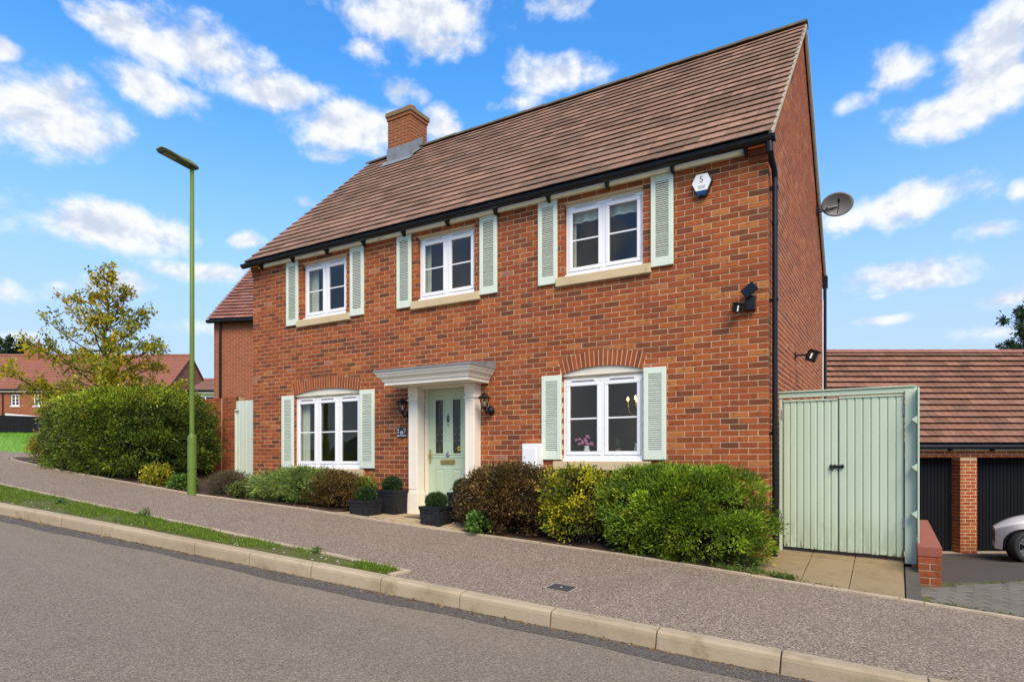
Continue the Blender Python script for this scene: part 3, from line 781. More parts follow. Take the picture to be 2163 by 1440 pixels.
# ---- roof
def duo_tile(gauge, w, r, lift=.048, th=.013):
    """one interlocking tile that shows as two plain tiles: nose raised over the course below, slot down the middle"""
    mb = MB(); L = gauge + .06; g = .003
    def strip(x0, x1):
        vs_ = []
        for (s_, h) in ((0, lift - .002), (.006, lift), (L, .012)): vs_ += [(x0, s_, h), (x1, s_, h)]
        vs_ += [(x0, 0, lift - th), (x1, 0, lift - th), (x0, .11, lift - th - .010), (x1, .11, lift - th - .010)]
        mb.add(vs_, [(0,1,3,2), (2,3,5,4), (6,7,1,0), (8,9,7,6), (0,2,4,8,6), (1,7,9,5,3)], r)
    strip(g, w/2 - .0035); strip(w/2 + .0035, w - g)
    mb.add([(w/2-.0035, .012, lift-.012), (w/2+.0035, .012, lift-.012), (w/2+.0035, L, .004), (w/2-.0035, L, .004)], [(0,1,2,3)], r * .4)
    return mb
def roof_slope(parent, mat, x0, x1, y_e, z_e, y_r, z_r, gauge, tw, nsingle, seen, wavy=.0015, lift=.043):
    """tiles of one slope; local frame x along the eaves, s up the slope"""
    sl = math.hypot(y_r - y_e, z_r - z_e); rows = int(round(sl / gauge)); gauge = sl / rows; ang = math.atan2(z_r - z_e, abs(y_r - y_e)); sg = 1 if y_r > y_e else -1
    pool = {}
    for q in range(12):
        mb = duo_tile(gauge, tw, (q + .5) / 12, lift); pool[q] = mb
    half = {q: None for q in range(12)}
    cand = []
    for j in range(rows):
        off = 0 if j % 2 == 0 else -tw / 2
        n = int(math.ceil((x1 - x0 - off) / tw))
        for i in range(n):
            a = x0 + off + i * tw; b = min(a + tw, x1); a2 = max(a, x0)
            if b - a2 < .05: continue
            cand.append((j, a2, b))
    cand.sort(key=lambda c: seen(c))
    meshes = {q: pool[q].mesh('roof_tile', mat) for q in range(12)}
    rest = MB(); ns = 0
    rot = Matrix.Rotation(ang * 1.0, 4, 'X') if sg > 0 else Matrix.Rotation(math.pi, 4, 'Z') @ Matrix.Rotation(ang, 4, 'X')
    e = rot.to_euler()
    for (j, a, b) in cand:
        q = random.randrange(12); y = lerp(y_e, y_r, j / rows); z = lerp(z_e, z_r, j / rows)
        full = abs(b - a - tw) < .01
        loc = Vector((a if sg > 0 else b, y, z + random.uniform(-wavy, wavy)))
        rr = (e.x + random.uniform(-.006, .006), random.uniform(-.004, .004), e.z + random.uniform(-.002, .002))
        if ns < nsingle and full and seen((j, a, b)) < 1e5:
            ns += 1; inst('roof_tile', meshes[q], parent, loc, rr)
        else:
            mm = Matrix.Translation(loc) @ Matrix.Rotation(rr[2], 4, 'Z') @ Matrix.Rotation(rr[0], 4, 'X') @ Matrix.Diagonal((min(1, (b - a) / tw), 1, 1, 1))
            rest.add([mm @ Vector(v) for v in pool[q].v], pool[q].f, (q + .5) / 12)
    if rest.v: stuff(rest.build('tiling', mat, parent, recalc=False))
    return gauge
def main_roof():
    ye, ze = -.13, ZE + .03
    rf = MB(); o = .04
    rf.add([(-o, ye + .03, ze - .02), (W + o, ye + .03, ze - .02), (W + o, T, ZR - .02), (-o, T, ZR - .02), (W + o, 2*T - ye - .03, ze - .02), (-o, 2*T - ye - .03, ze - .02)], [(0,1,2,3), (3,2,4,5)])
    roof = rf.build('roof', M['felt'], house, recalc=False)
    roof_slope(roof, M['tile'], -.06, W + .06, ye, ze, T, ZR - .01, .226, .334, 300, lambda c: depth((c[1] + c[2]) / 2, c[0] * .16) + c[0] * .02)
    roof_slope(roof, M['tile'], -.06, W + .06, 2*T - ye, ze, T, ZR - .01, .226, .334, 0, lambda c: 0)
    # ridge tiles
    pool = []
    for q in range(5):
        mb = MB(); n = 8; L = .445; vs_ = []
        for s_ in (-L/2, L/2):
            for k in range(n + 1):
                an = math.pi * k / n; rr = .115 + (.006 if s_ > 0 else 0)
                vs_.append((s_, -math.cos(an) * rr * 1.05, math.sin(an) * rr * .72 - .02))
            for k in range(n, -1, -1):
                an = math.pi * k / n; rr = .098; vs_.append((s_, -math.cos(an) * rr * 1.05, math.sin(an) * rr * .72 - .02))
        m_ = 2 * (n + 1)
        mb.add(vs_, [(k, (k+1) % m_, m_ + (k+1) % m_, m_ + k) for k in range(m_)] + [tuple(range(m_))[::-1], tuple(range(m_, 2*m_))], q / 5)
        ob = mb.build('ridge_tile', M['ridge']); pool.append(ob.data); bpy.data.objects.remove(ob)
    for i in range(22):
        x = -.06 + .222 + i * .4445
        if x > W + .1: break
        inst('ridge_tile', pool[random.randrange(5)], roof, (x, T, ZR + random.uniform(-.004, .004)), (0, random.uniform(-.008, .008), random.uniform(-.01, .01)))
    # pale mortared verges on both gable ends
    for x in (-.075, W + .035):
        for (ya, yb) in ((ye, T), (2*T - ye, T)):
            mb = MB(); a = Vector((x, ya, ze - .005)); b = Vector((x, yb, ZR - .015)); d = (b - a).normalized(); nn = Vector((0, -d.z, d.y)) if yb > ya else Vector((0, d.z, -d.y))
            if nn.z < 0: nn = -nn
            N = 20
            for i in range(N):
                p = a.lerp(b, i / N); q = a.lerp(b, (i + 1) / N)
                for (h0, h1, w0, w1) in ((-.03, .020, .0, .036), (-.07, -.031, -.01, .022)):
                    e = .012 if h0 > -.05 else 0
                    vs_ = [p + nn*h0 + Vector((w0,0,0)), p + nn*h0 + Vector((w1,0,0)), p + nn*(h1+e) + Vector((w1,0,0)), p + nn*(h1+e) + Vector((w0,0,0)),
                           q + nn*h0 + Vector((w0,0,0)), q + nn*h0 + Vector((w1,0,0)), q + nn*(h1-e) + Vector((w1,0,0)), q + nn*(h1-e) + Vector((w0,0,0))]
                    mb.add(vs_, [(0,1,2,3), (7,6,5,4), (0,4,5,1), (1,5,6,2), (2,6,7,3), (3,7,4,0)], random.random())
            mb.build('verge', M['verge'], roof)
    # fascia board, corbelled brick ends
    mb = MB(); mb.box(.22, 9.42, -.028, .006, 3.725, 3.86); mb.box(.22, 9.42, -.034, -.0285, 3.722, 3.752)
    mb.build('fascia', M['fascia'], house)
    for (xa, xb) in ((0, .215), (9.425, W)):
        mb = MB()
        for i, (d, z) in enumerate(((.022, 3.60), (.045, 3.675), (.06, 3.75))):
            xe = W + .004 + d * .6 if xb == W else xb
            mb.box(xa, xe, -d, .0 if xb != W else .2, z + .004, z + .071, random.random())
        mb.build('corbel', M['brick'], house)
    # gutter and its brackets
    mb = MB(); n = 10; gy, gz, gr = -.165, 3.80, .062; ga, gb = -.09, W + .115; vs_ = []
    for x in (ga, gb):
        for k in range(n + 1):
            an = math.pi + math.pi * k / n; vs_.append((x, gy + math.cos(an) * gr, gz + math.sin(an) * gr * 1.05))
        for k in range(n, -1, -1):
            an = math.pi + math.pi * k / n; vs_.append((x, gy + math.cos(an) * (gr - .006), gz + .0 + math.sin(an) * (gr - .006)))
    m_ = 2 * (n + 1)
    mb.add(vs_, [(k, (k+1) % m_, m_ + (k+1) % m_, m_ + k) for k in range(m_)], smooth=True)
    for x in (ga, gb): mb.add([(x, gy + math.cos(math.pi + math.pi*k/n) * gr, gz + math.sin(math.pi + math.pi*k/n) * gr) for k in range(n+1)], [tuple(range(n+1))])
    mb.tube([(ga, gy - gr, gz + .002), (gb, gy - gr, gz + .002)], .006, 6)
    gut = mb.build('gutter', M['black'], house)
    bm_ = MB(); bm_.prism([(-gr-.007, .008), (-gr-.005, -.02), (-.04, -.052), (0, -.068), (.035, -.06), (.06, -.085), (.085, -.12), (.13, -.12), (.13, .02), (.055, .02), (.05, -.035), (0, -.055), (-.05, -.03), (-gr+.002, .008)], -.016, .016, 'x')
    bm = bm_.mesh('gutter_bracket', M['black'])
    for k in range(11): inst('gutter_bracket', bm, gut, (.35 + k * .905, gy, gz))
    # rear gutter end
    mb = MB(); mb.box(ga, W + .09, 2*T + .06, 2*T + .19, 3.74, 3.84); mb.build('rear_gutter', M['black'], house)
    # down-pipe at the front corner: swan neck, clips
    mb = MB(); px, py = W + .06, .13
    mb.tube([(W + .045, -.165, 3.74), (W + .05, -.16, 3.62)], .042, 10); mb.tube([(W + .05, -.165, 3.66), (W + .055, -.10, 3.58), (px, py - .03, 3.50), (px, py, 3.42)], .036, 10)
    mb.tube([(px, py, 3.45), (px, py, -1.3)], .034, 12); mb.tube([(px, py, .36), (px, py, .30)], .039, 12); mb.tube([(px, py, 2.9), (px, py, 2.84)], .039, 12)
    dp = mb.build('downpipe', M['black'], house)
    for z in (3.30, 1.93, .30, -.6):
        mb = MB(); mb.box(W - .004, px + .042, py - .016, py + .016, z - .02, z + .02); mb.box(W - .002, W + .012, py - .045, py + .045, z - .014, z + .014); mb.build('pipe_clip', M['black'], dp)
    mb = MB(); px, py = W + .05, 2*T + .02
    mb.tube([(px, py, 3.6), (px, py, -1.6)], .034, 10); mb.box(px - .05, px + .05, py - .03, py + .12, 3.58, 3.82)
    mb.build('downpipe', M['black'], house)
    mb = MB(); mb.tube([(W + .02, 2*T - .09, 3.3), (W + .02, 2*T - .09, -1.6)], .012, 6); mb.build('cable', M['white'], house)
main_roof()

def chimney():
    # stack astride the ridge near the left gable
    x0, x1, y0, y1, zb, zt = .93, 1.60, 2.90, 3.50, 6.4, 7.74
    mb = MB(); mb.box(x0 + .012, x1 - .012, y0 + .012, y1 - .012, zb, zt); ch = mb.build('chimney', M['mortar'], house)
    J = .0068; rows = int((zt - zb) / COURSE)
    def face(P, L, off, z0, n):
        for k in range(n):
            w0, w1 = z0 + k*COURSE + J, z0 + (k+1)*COURSE - J
            st = 0 if (k + off) % 2 == 0 else .1125; us = [0] + [st + .225 * i for i in range(1 if st == 0 else 0, 8) if 0 < st + .225 * i < L - .03] + [L]
            for i, (a, b) in enumerate(zip(us, us[1:])):
                mb = MB(); u0 = a + (J if a > 0 else 0); u1 = b - (J if b < L else 0)
                c = P((u0+u1)/2, 0, (w0+w1)/2)
                brick8(mb, lambda u, d, w: tuple(Vector(P(u, d, w)) - Vector(c)), u0, u1, u0, u1, w0, w1, -.05, random.uniform(-.001, .001), .2 + .6 * random.random())
                o = mb.build('brick', M['brick_old'], ch); o.location = c
    zs = 6.85; n = 12
    face(lambda u, d, w: (x0 + u, y0 - d, w), x1 - x0, 0, zs, n); face(lambda u, d, w: (x1 + d, y0 + u, w), y1 - y0, 1, zs, n)
    zt2 = zs + n * COURSE
    for i, (o_, h) in enumerate(((.022, .072), (.045, .10))):
        mb = MB(); za = zt2 + (0 if i == 0 else .078); mb.bbox(x0 - o_, x1 + o_, y0 - o_, y1 + o_, za, za + h, .006, .45); mb.build('oversailing_course', M['brick_old'] if i == 0 else M['cap_brick'], ch)
    za = zt2 + .179
    mb = MB(); mb.add([(x0-.04,y0-.04,za),(x1+.04,y0-.04,za),(x1+.04,y1+.04,za),(x0-.04,y1+.04,za),(x0+.2,y0+.2,za+.05),(x1-.2,y0+.2,za+.05),(x1-.2,y1-.2,za+.05),(x0+.2,y1-.2,za+.05)], [(0,1,5,4),(1,2,6,5),(2,3,7,6),(3,0,4,7),(4,5,6,7)]); mb.build('flaunching', M['verge'], ch)
    mb = MB(); mb.lathe([(.10,0),(.10,.10),(.115,.11),(.115,.15),(.09,.15),(.085,.05)], 14, ((x0+x1)/2 + .1, (y0+y1)/2, za + .03)); mb.build('chimney_pot', M['ridge_red'], ch)
    # lead flashing: apron in front, stepped pieces on the side
    def rz(y): return ZE + .06 + (y + .13) / (T + .13) * (ZR - ZE - .03)
    fl = MB()
    fl.box(x0 - .02, x1 + .02, y0 - .014, y0 - .002, rz(y0) - .02, rz(y0) + .32)
    yf = y0 - .17; fl.add([(x0 - .12, yf, rz(yf) + .035), (x1 + .12, yf, rz(yf) + .035), (x1 + .12, y0, rz(y0) + .045), (x0 - .12, y0, rz(y0) + .045)], [(0,1,2,3)])
    for i in range(4): fl.box(lerp(x0, x1, i / 3) - .012, lerp(x0, x1, i / 3) + .012, y0 - .022, y0 - .0145, rz(y0) + .0, rz(y0) + .318)
    fl.add([(x1 + .014, y0 - .02, rz(y0) + .02), (x1 + .014, T, rz(T) - .01), (x1 + .014, T, rz(T) + .22), (x1 + .014, y0 - .02, rz(y0) + .32)], [(0,1,2,3)])
    fl.add([(x1 + .014, y0 - .02, rz(y0) + .03), (x1 + .13, y0 - .02, rz(y0) + .05), (x1 + .13, T, rz(T) + .03), (x1 + .014, T, rz(T) + .03)], [(0,1,2,3)])
    fl.build('flashing', M['lead'], ch, recalc=False)
chimney()

# ---- windows, shutters
def window(key, lights, arch=False, inner=None):
    x0, x1, z0, zs, rise = OPEN[key]; zt = (zs - .075) if arch else zs - .03; zb = z0 + .045; y = .062; fw = .045
    mb = MB(); D = .06
    mb.bbox(x0 + .002, x1 - .002, y, y + D, zt - fw, zt, .004); mb.bbox(x0 + .002, x1 - .002, y, y + D, zb, zb + fw, .004)
    for a in (x0 + .002, x1 - .002 - fw): mb.bbox(a, a + fw, y + .001, y + D - .001, zb + fw, zt - fw, .004)
    xs = [lerp(x0 + fw, x1 - fw, i / lights) for i in range(lights + 1)]
    for a in xs[1:-1]: mb.bbox(a - .028, a + .028, y + .001, y + D - .001, zb + fw, zt - fw, .004)
    mb.box(x0 + .01, x1 - .01, y - .055 if not arch else y - .05, y + .03, z0 + .008, zb - .0005)      # white cill
    wn = mb.build('window', M['upvc'], house)
    if arch:      # painted infill under the arch
        N = 14; pts = [(lerp(x0 + .003, x1 - .003, i / N), arc_top(OPEN[key], lerp(x0, x1, i / N)) - .003) for i in range(N + 1)]
        mb = MB(); mb.prism([(x0 + .003, zt + .045)] + [(a, max(b, zt + .046)) for a, b in pts] + [(x1 - .003, zt + .045)], .030, .09, 'y'); mb.build('arch_infill', M['cream'], wn)
        mb = MB(); mb.box(x0 + .003, x1 - .003, .070, .10, zt + .001, zt + .0445); mb.build('head_packer', M['fascia'], wn)
    else:
        mb = MB(); mb.box(x0 + .002, x1 - .002, .045, .10, zt + .001, zs - .001); mb.build('head_packer', M['fascia'], wn)
    for i in range(lights):
        a, b = xs[i] + (.006 if i == 0 else .030), xs[i+1] - (.006 if i == lights - 1 else .030); cw = .052; c0, c1 = zb + fw + .004, zt - fw - .004; yc = y - .012
        mb = MB(); mb.bbox(a, b, yc, yc + .05, c1 - cw, c1, .006); mb.bbox(a, b, yc, yc + .05, c0, c0 + cw, .006)
        for q in (a, b - cw): mb.bbox(q, q + cw, yc + .0005, yc + .0495, c0 + cw, c1 - cw, .006)
        cs = mb.build('casement', M['upvc'], wn)
        mb = MB(); mb.box(a + cw - .004, b - cw + .004, yc + .026, yc + .034, c0 + cw - .004, c1 - cw + .004); mb.build('pane', M['glass'], wn)
        zm = lerp(c0, c1, .5); mb = MB(); mb.bbox(a + cw - .002, b - cw + .002, yc + .018, yc + .0255, zm - .011, zm + .011, .003); mb.build('glazing_bar', M['upvc'], wn)
        mb = MB()
        for (p, q, r_, s_) in ((a+cw, a+cw+.005, c0+cw, c1-cw), (b-cw-.005, b-cw, c0+cw, c1-cw), (a+cw, b-cw, c0+cw, c0+cw+.004), (a+cw, b-cw, c1-cw-.004, c1-cw)): mb.box(p, q, yc+.0245, yc+.0257, r_, s_)
        mb.build('gasket', M['seal'], wn)
        mb = MB(); mb.bbox(lerp(a, b, .16), lerp(a, b, .84), y - .020, y - .0005, zt - .030, zt - .006, .003); mb.build('trickle_vent', M['upvc'], wn)
        mb = MB(); mb.box(lerp(a, b, .18), lerp(a, b, .82), y - .0212, y - .0202, zt - .027, zt - .021); mb.build('vent_slot', M['seal'], wn)
    sx0, sx1 = (x0 - .115, x1 + .12)
    mb = MB(); mb.bbox(sx0, sx1, -.055, .05, z0 - .118, z0 + .006, .006, random.random() * .4); mb.build('window_sill', M['stone'], house)
    return wn
WN = {}
for key, n, ar in (('UL', 2, 0), ('UM', 2, 0), ('UR', 2, 0), ('LL', 3, 1), ('LR', 2, 1)): WN[key] = window(key, n, ar)
def curtains():
    def cur(key, xa, xb, za, zb_, y=.19, mat='curtain'):
        mb = MB(); n = 24; vs_ = []
        for i in range(n + 1):
            x = lerp(xa, xb, i / n); yy = y + .018 * math.sin(i * 1.9) + .008 * math.sin(i * .7)
            vs_ += [(x, yy, za), (x, yy, zb_)]
        mb.add(vs_, [(2*i, 2*i+2, 2*i+3, 2*i+1) for i in range(n)], smooth=True); mb.build('curtain', M[mat], WN[key], recalc=False)
    cur('LL', 1.18, 1.42, -.2, 1.2); cur('LL', 2.70, 2.92, -.2, 1.2); cur('UL', 1.42, 1.66, 2.5, 3.65); cur('UM', 4.18, 4.34, 2.5, 3.65)
    cur('UR', 6.86, 7.0, 2.5, 3.65); cur('UR', 6.88, 8.08, 3.38, 3.63, .16)
curtains()
def shutter(x0, x1, z0, z1):
    mb = MB(); y0, y1 = -.038, -.004; st = .062
    mb.bbox(x0, x0 + st, y0, y1, z0, z1, .004); mb.bbox(x1 - st, x1, y0, y1, z0, z1, .004)
    mb.bbox(x0 + st, x1 - st, y0 + .001, y1, z1 - .085, z1, .003); mb.bbox(x0 + st, x1 - st, y0 + .001, y1, z0, z0 + .11, .003)
    for z in (z0 + .04, z1 - .04): mb.lathe([(.0, -.003), (.007, -.002), (.007, 0)], 8, (x0 + .03, y0, z), axis='y')
    s = mb.build('shutter', M['mint'], house)
    mb = MB(); n = int((z1 - z0 - .195) / .0275); p = (z1 - z0 - .195) / n
    for i in range(n):
        z = z0 + .11 + (i + .5) * p; t = random.uniform(-.0015, .0015)
        mb.add([(x0+st, -.034, z-.013+t), (x1-st, -.034, z-.013+t), (x1-st, -.012, z+.0055), (x0+st, -.012, z+.0055), (x0+st, -.036, z-.0025+t), (x1-st, -.036, z-.0025+t), (x1-st, -.014, z+.0125), (x0+st, -.014, z+.0125)], [(0,1,2,3), (4,5,1,0), (4,7,6,5), (7,3,2,6)])
    stuff(mb.build('louvre_slats', M['mint'], s, recalc=False))
for a in ((1.02,1.34,2.505,3.71), (2.695,3.02,2.505,3.71), (3.78,4.09,2.505,3.715), (5.46,5.775,2.515,3.715), (6.49,6.80,2.51,3.715), (8.19,8.49,2.52,3.715),
          (.89,1.215,-.18,1.185), (2.93,3.27,-.175,1.19), (6.55,6.865,-.02,1.19), (8.09,8.395,-.02,1.20)): shutter(*a)

# ---- front door, pilasters, canopy
def entrance():
    # frame and reveal
    mb = MB(); mb.box(4.33, 4.375, .03, .16, -.9, 1.16); mb.box(5.175, 5.31, .03, .16, -.9, 1.16); mb.box(4.375, 5.175, .03, .16, 1.125, 1.16); mb.box(4.376, 5.174, -.02, .16, -.905, -.872)
    mb.build('door_frame', M['porch'], house)
    x0, x1, z0, z1, y = 4.38, 5.17, -.868, 1.12, .085
    mb = MB(); st = .125; gx = [(4.515, 4.675), (4.865, 5.025)]; g0, g1 = .075, .945
    # leaf as stiles and rails around the two lights
    mb.box(x0, gx[0][0], y, y + .044, z0, z1); mb.box(gx[1][1], x1, y, y + .044, z0, z1)
    mb.box(gx[0][0], gx[1][1], y, y + .044, g1, z1); mb.box(gx[0][0], gx[1][1], y, y + .044, z0, g0); mb.box(gx[0][1], gx[1][0], y, y + .044, g0, g1)
    d = mb.build('front_door', M['mint_door'], house)
    mb = MB()
    for a, b in gx:
        for (p, q, r_, s_) in ((a-.022, a+.004, g0-.022, g1+.022), (b-.004, b+.022, g0-.022, g1+.022), (a+.004, b-.004, g0-.022, g0+.004), (a+.004, b-.004, g1-.004, g1+.022)): mb.bbox(p, q, y - .010, y - .0005, r_, s_, .006)
    mb.bbox(x0 + .07, x1 - .005, y - .009, y - .0005, .008, .03, .004)
    for a, b in ((4.50, 4.70), (4.845, 5.045)):
        for (p, q, r_, s_) in ((a, a+.014, -.62, -.16), (b-.014, b, -.62, -.16), (a+.014, b-.014, -.62, -.606), (a+.014, b-.014, -.174, -.16)): mb.bbox(p, q, y - .007, y - .0005, r_, s_, .003)
        mb.add([(a+.03, y-.0005, -.59), (b-.03, y-.0005, -.59), (b-.03, y-.0005, -.19), (a+.03, y-.0005, -.19), (a+.055, y-.007, -.56), (b-.055, y-.007, -.56), (b-.055, y-.007, -.225), (a+.055, y-.007, -.225)], [(0,1,5,4),(1,2,6,5),(2,3,7,6),(3,0,4,7),(4,5,6,7)])
    mb.build('door_moulding', M['mint_door'], d)
    for a, b in gx:
        mb = MB(); mb.box(a, b, y + .015, y + .022, g0, g1); mb.build('door_light', M['glass_dark'], d)
        mb = MB(); cx = (a + b) / 2
        for zz in (.29, .385): mb.box(cx - .052, cx - .040, y + .013, y + .0145, zz - .006, zz + .006); mb.box(cx + .03, cx + .042, y + .013, y + .0145, zz - .006, zz + .006)
        for zz in (.50, .60, .71): mb.box(cx + .034, cx + .042, y + .013, y + .0145, zz - .005, zz + .005)
        mb.build('glass_stud', M['light_text'], d)
        mb = MB()
        for zz in (.15, .48, .80): mb.prism([(cx, zz-.09), (cx+.045, zz), (cx, zz+.09), (cx-.045, zz)], y + .0133, y + .0147, 'y')
        for q in (-.05, 0, .05): mb.tube([(cx + q, y + .0138, g0), (cx + q * .2, y + .0138, .5), (cx + q, y + .0138, g1)], .0022, 4)
        mb.build('lead_pattern', paint('leaded_olive', (.035,.045,.02), .3, .5, 20, 0), d)
    mb = MB(); mb.bbox(4.625, 4.915, y - .016, y - .001, -.10, -.025, .006); mb.bbox(4.645, 4.895, y - .021, y - .0165, -.088, -.040, .004); mb.build('letterbox', M['brass'], d)
    mb = MB(); mb.bbox(4.392, 4.424, y - .009, y - .001, -.09, .145, .004); mb.tube([(4.408, y - .01, .055), (4.408, y - .045, .055)], .009, 8); mb.tube([(4.408, y - .045, .055), (4.50, y - .05, .052)], .0085, 8); mb.build('door_handle', M['brass'], d)
    mb = MB(); c = (4.772, y - .001, .055)
    mb.prism([(c[0]-.03, .03), (c[0]-.045, .05), (c[0]-.02, .085), (c[0], .12), (c[0]+.02, .085), (c[0]+.045, .05), (c[0]+.03, .03), (c[0], .015)], y - .012, y - .001, 'y')
    mb.tube([(c[0] + .028*math.cos(q*.7), y - .022, .055 + .03*math.sin(q*.7)) for q in range(10)], .005, 6); mb.build('door_knocker', M['chrome'], d)
    mb = MB(); c = 4.772
    for (dx, zz, rx, rz_) in ((0, .60, .010, .020), (-.018, .615, .010, .025), (.018, .615, .010, .025), (0, .665, .009, .03), (-.02, .66, .007, .014), (.02, .66, .007, .014), (0, .70, .006, .018), (0, .555, .008, .008), (0, .525, .011, .011)):
        mb.prism([(c + dx + rx*math.cos(q*math.pi/4), zz + rz_*math.sin(q*math.pi/4)) for q in range(8)], y - .006, y - .0008, 'y')
    mb.build('door_ornament', M['iron'], d)
    mb = MB()
    for k in range(9):
        an = k*2*math.pi/9; mb.tube([(4.985 + .026*math.cos(an), y + .010, .155 + .03*math.sin(an)), (4.985 + .026*math.cos(an + .7), y + .010, .155 + .03*math.sin(an + .7))], .0085, 5)
    mb.build('flower_sticker', M['yellow'], d)
    # pilasters
    for (a, b) in ((4.165, 4.350), (5.29, 5.465)):
        mb = MB(); yf = -.18
        mb.bbox(a - .015, b + .015, yf - .018, 0, -.92, -.56, .006); mb.bbox(a - .008, b + .008, yf - .010, 0, -.56, -.535, .006)
        mb.bbox(a, b, yf, 0, -.535, 1.0, .004); mb.bbox(a - .018, b + .018, yf - .018, 0, .925, .955, .006); mb.bbox(a - .006, b + .006, yf - .007, 0, 1.0, 1.152, .003)
        for (p, q, r_, s_) in ((a+.012, a+.03, -.50, .90), (b-.03, b-.012, -.50, .90), (a+.03, b-.03, .88, .90), (a+.03, b-.03, -.50, -.48)): mb.bbox(p, q, yf - .006, yf - .0005, r_, s_, .003)
        mb.build('pilaster', M['porch'], house)
    mb = MB(); mb.box(4.351, 5.289, -.10, .03, 1.125, 1.15); mb.build('lintel_board', M['porch'], house)
    # moulded canopy: profile swept round three sides
    prof = [(.0, 1.152), (.0, 1.205), (.022, 1.210), (.022, 1.222), (.032, 1.236), (.030, 1.245), (.045, 1.255), (.075, 1.285), (.088, 1.315), (.090, 1.322), (.104, 1.326), (.104, 1.352), (.112, 1.355)]
    xa, xb, yf = 3.99, 5.615, -.56; mb = MB(); vs_ = []
    for (o_, z) in prof: vs_ += [(xa - o_, 0.004, z), (xa - o_, yf - o_, z), (xb + o_, yf - o_, z), (xb + o_, 0.004, z)]
    F = [(i*4+k, i*4+k+1, i*4+k+5, i*4+k+4) for i in range(len(prof)-1) for k in range(3)] + [(0, 3, 2, 1)]
    mb.add(vs_, F); cp = mb.build('door_canopy', M['porch'], house, recalc=False)
    mb = MB(); o_ = .125
    mb.add([(xa-o_,0.002,1.356),(xa-o_,yf-o_,1.356),(xb+o_,yf-o_,1.356),(xb+o_,0.002,1.356),(xa-o_,0.002,1.48),(xa-o_,yf-o_,1.388),(xb+o_,yf-o_,1.388),(xb+o_,0.002,1.48)], [(0,1,2,3),(0,4,5,1),(1,5,6,2),(2,6,7,3),(4,7,6,5)])
    mb.build('lead_roof', M['lead'], cp, recalc=False)
entrance()
mt = MB(); mt.bbox(4.45, 5.22, -.62, -.12, -.912, -.895, .004); tag(mt.build('doormat', paint('coir_mat', (.16,.10,.055), .95, .3, 80, .5)), 'flat brown mat on the step before the front door', 'doormat')

# ---- fittings on the walls
def lantern(x, z, label, px):
    t = thing('wall_lantern', label, 'lantern', (x, 0, z), 0, 'lanterns either side of the front door')
    y = -.155; t.scale = (1.25, 1.25, 1.3)
    mb = MB(); mb.lathe([(.0, -.001), (.052, -.004), (.056, -.02), (.04, -.045), (.02, -.06), (.0, -.062)], 14, (0, 0, -.10), axis='y'); mb.tube([(0, -.05, -.11), (0, -.11, -.135), (0, y, -.09), (0, y, -.055)], .013, 8); mb.lathe([(0, .0), (.01, -.02), (0, -.04)], 8, (0, -.05, -.16)); mb.build('bracket', M['iron'], t)
    mb = MB(); mb.lathe([(.0, .105), (.012, .10), (.008, .085), (.022, .075), (.05, .06), (.085, .045), (.088, .035), (.070, .034), (.066, .030), (0, .030)], 6, (0, y, .0), smooth=False); mb.build('lantern_cap', M['iron'], t)
    mb = MB()
    for k in range(6):
        an = k*math.pi/3; mb.tube([(.066*math.cos(an), y + .066*math.sin(an), .032), (.034*math.cos(an), y + .034*math.sin(an), -.075)], .004, 5)
    mb.lathe([(0, -.09), (.03, -.086), (.038, -.075), (.036, -.068), (0, -.066)], 6, (0, y, 0), smooth=False); mb.build('lantern_cage', M['iron'], t)
    mb = MB(); mb.lathe([(.062, .03), (.032, -.07)], 6, (0, y, 0), smooth=False); mb.build('lantern_glass', M['glass'], t)
    mb = MB(); mb.lathe([(0, -.06), (.012, -.055), (.012, -.01), (.008, .0), (0, .002)], 8, (0, y, 0)); mb.build('bulb', M['white'], t)
lantern(4.045, .86, 'black coach lantern on the brick just left of the front door', 0)
lantern(5.66, .86, 'black coach lantern on the brick just right of the front door', 0)

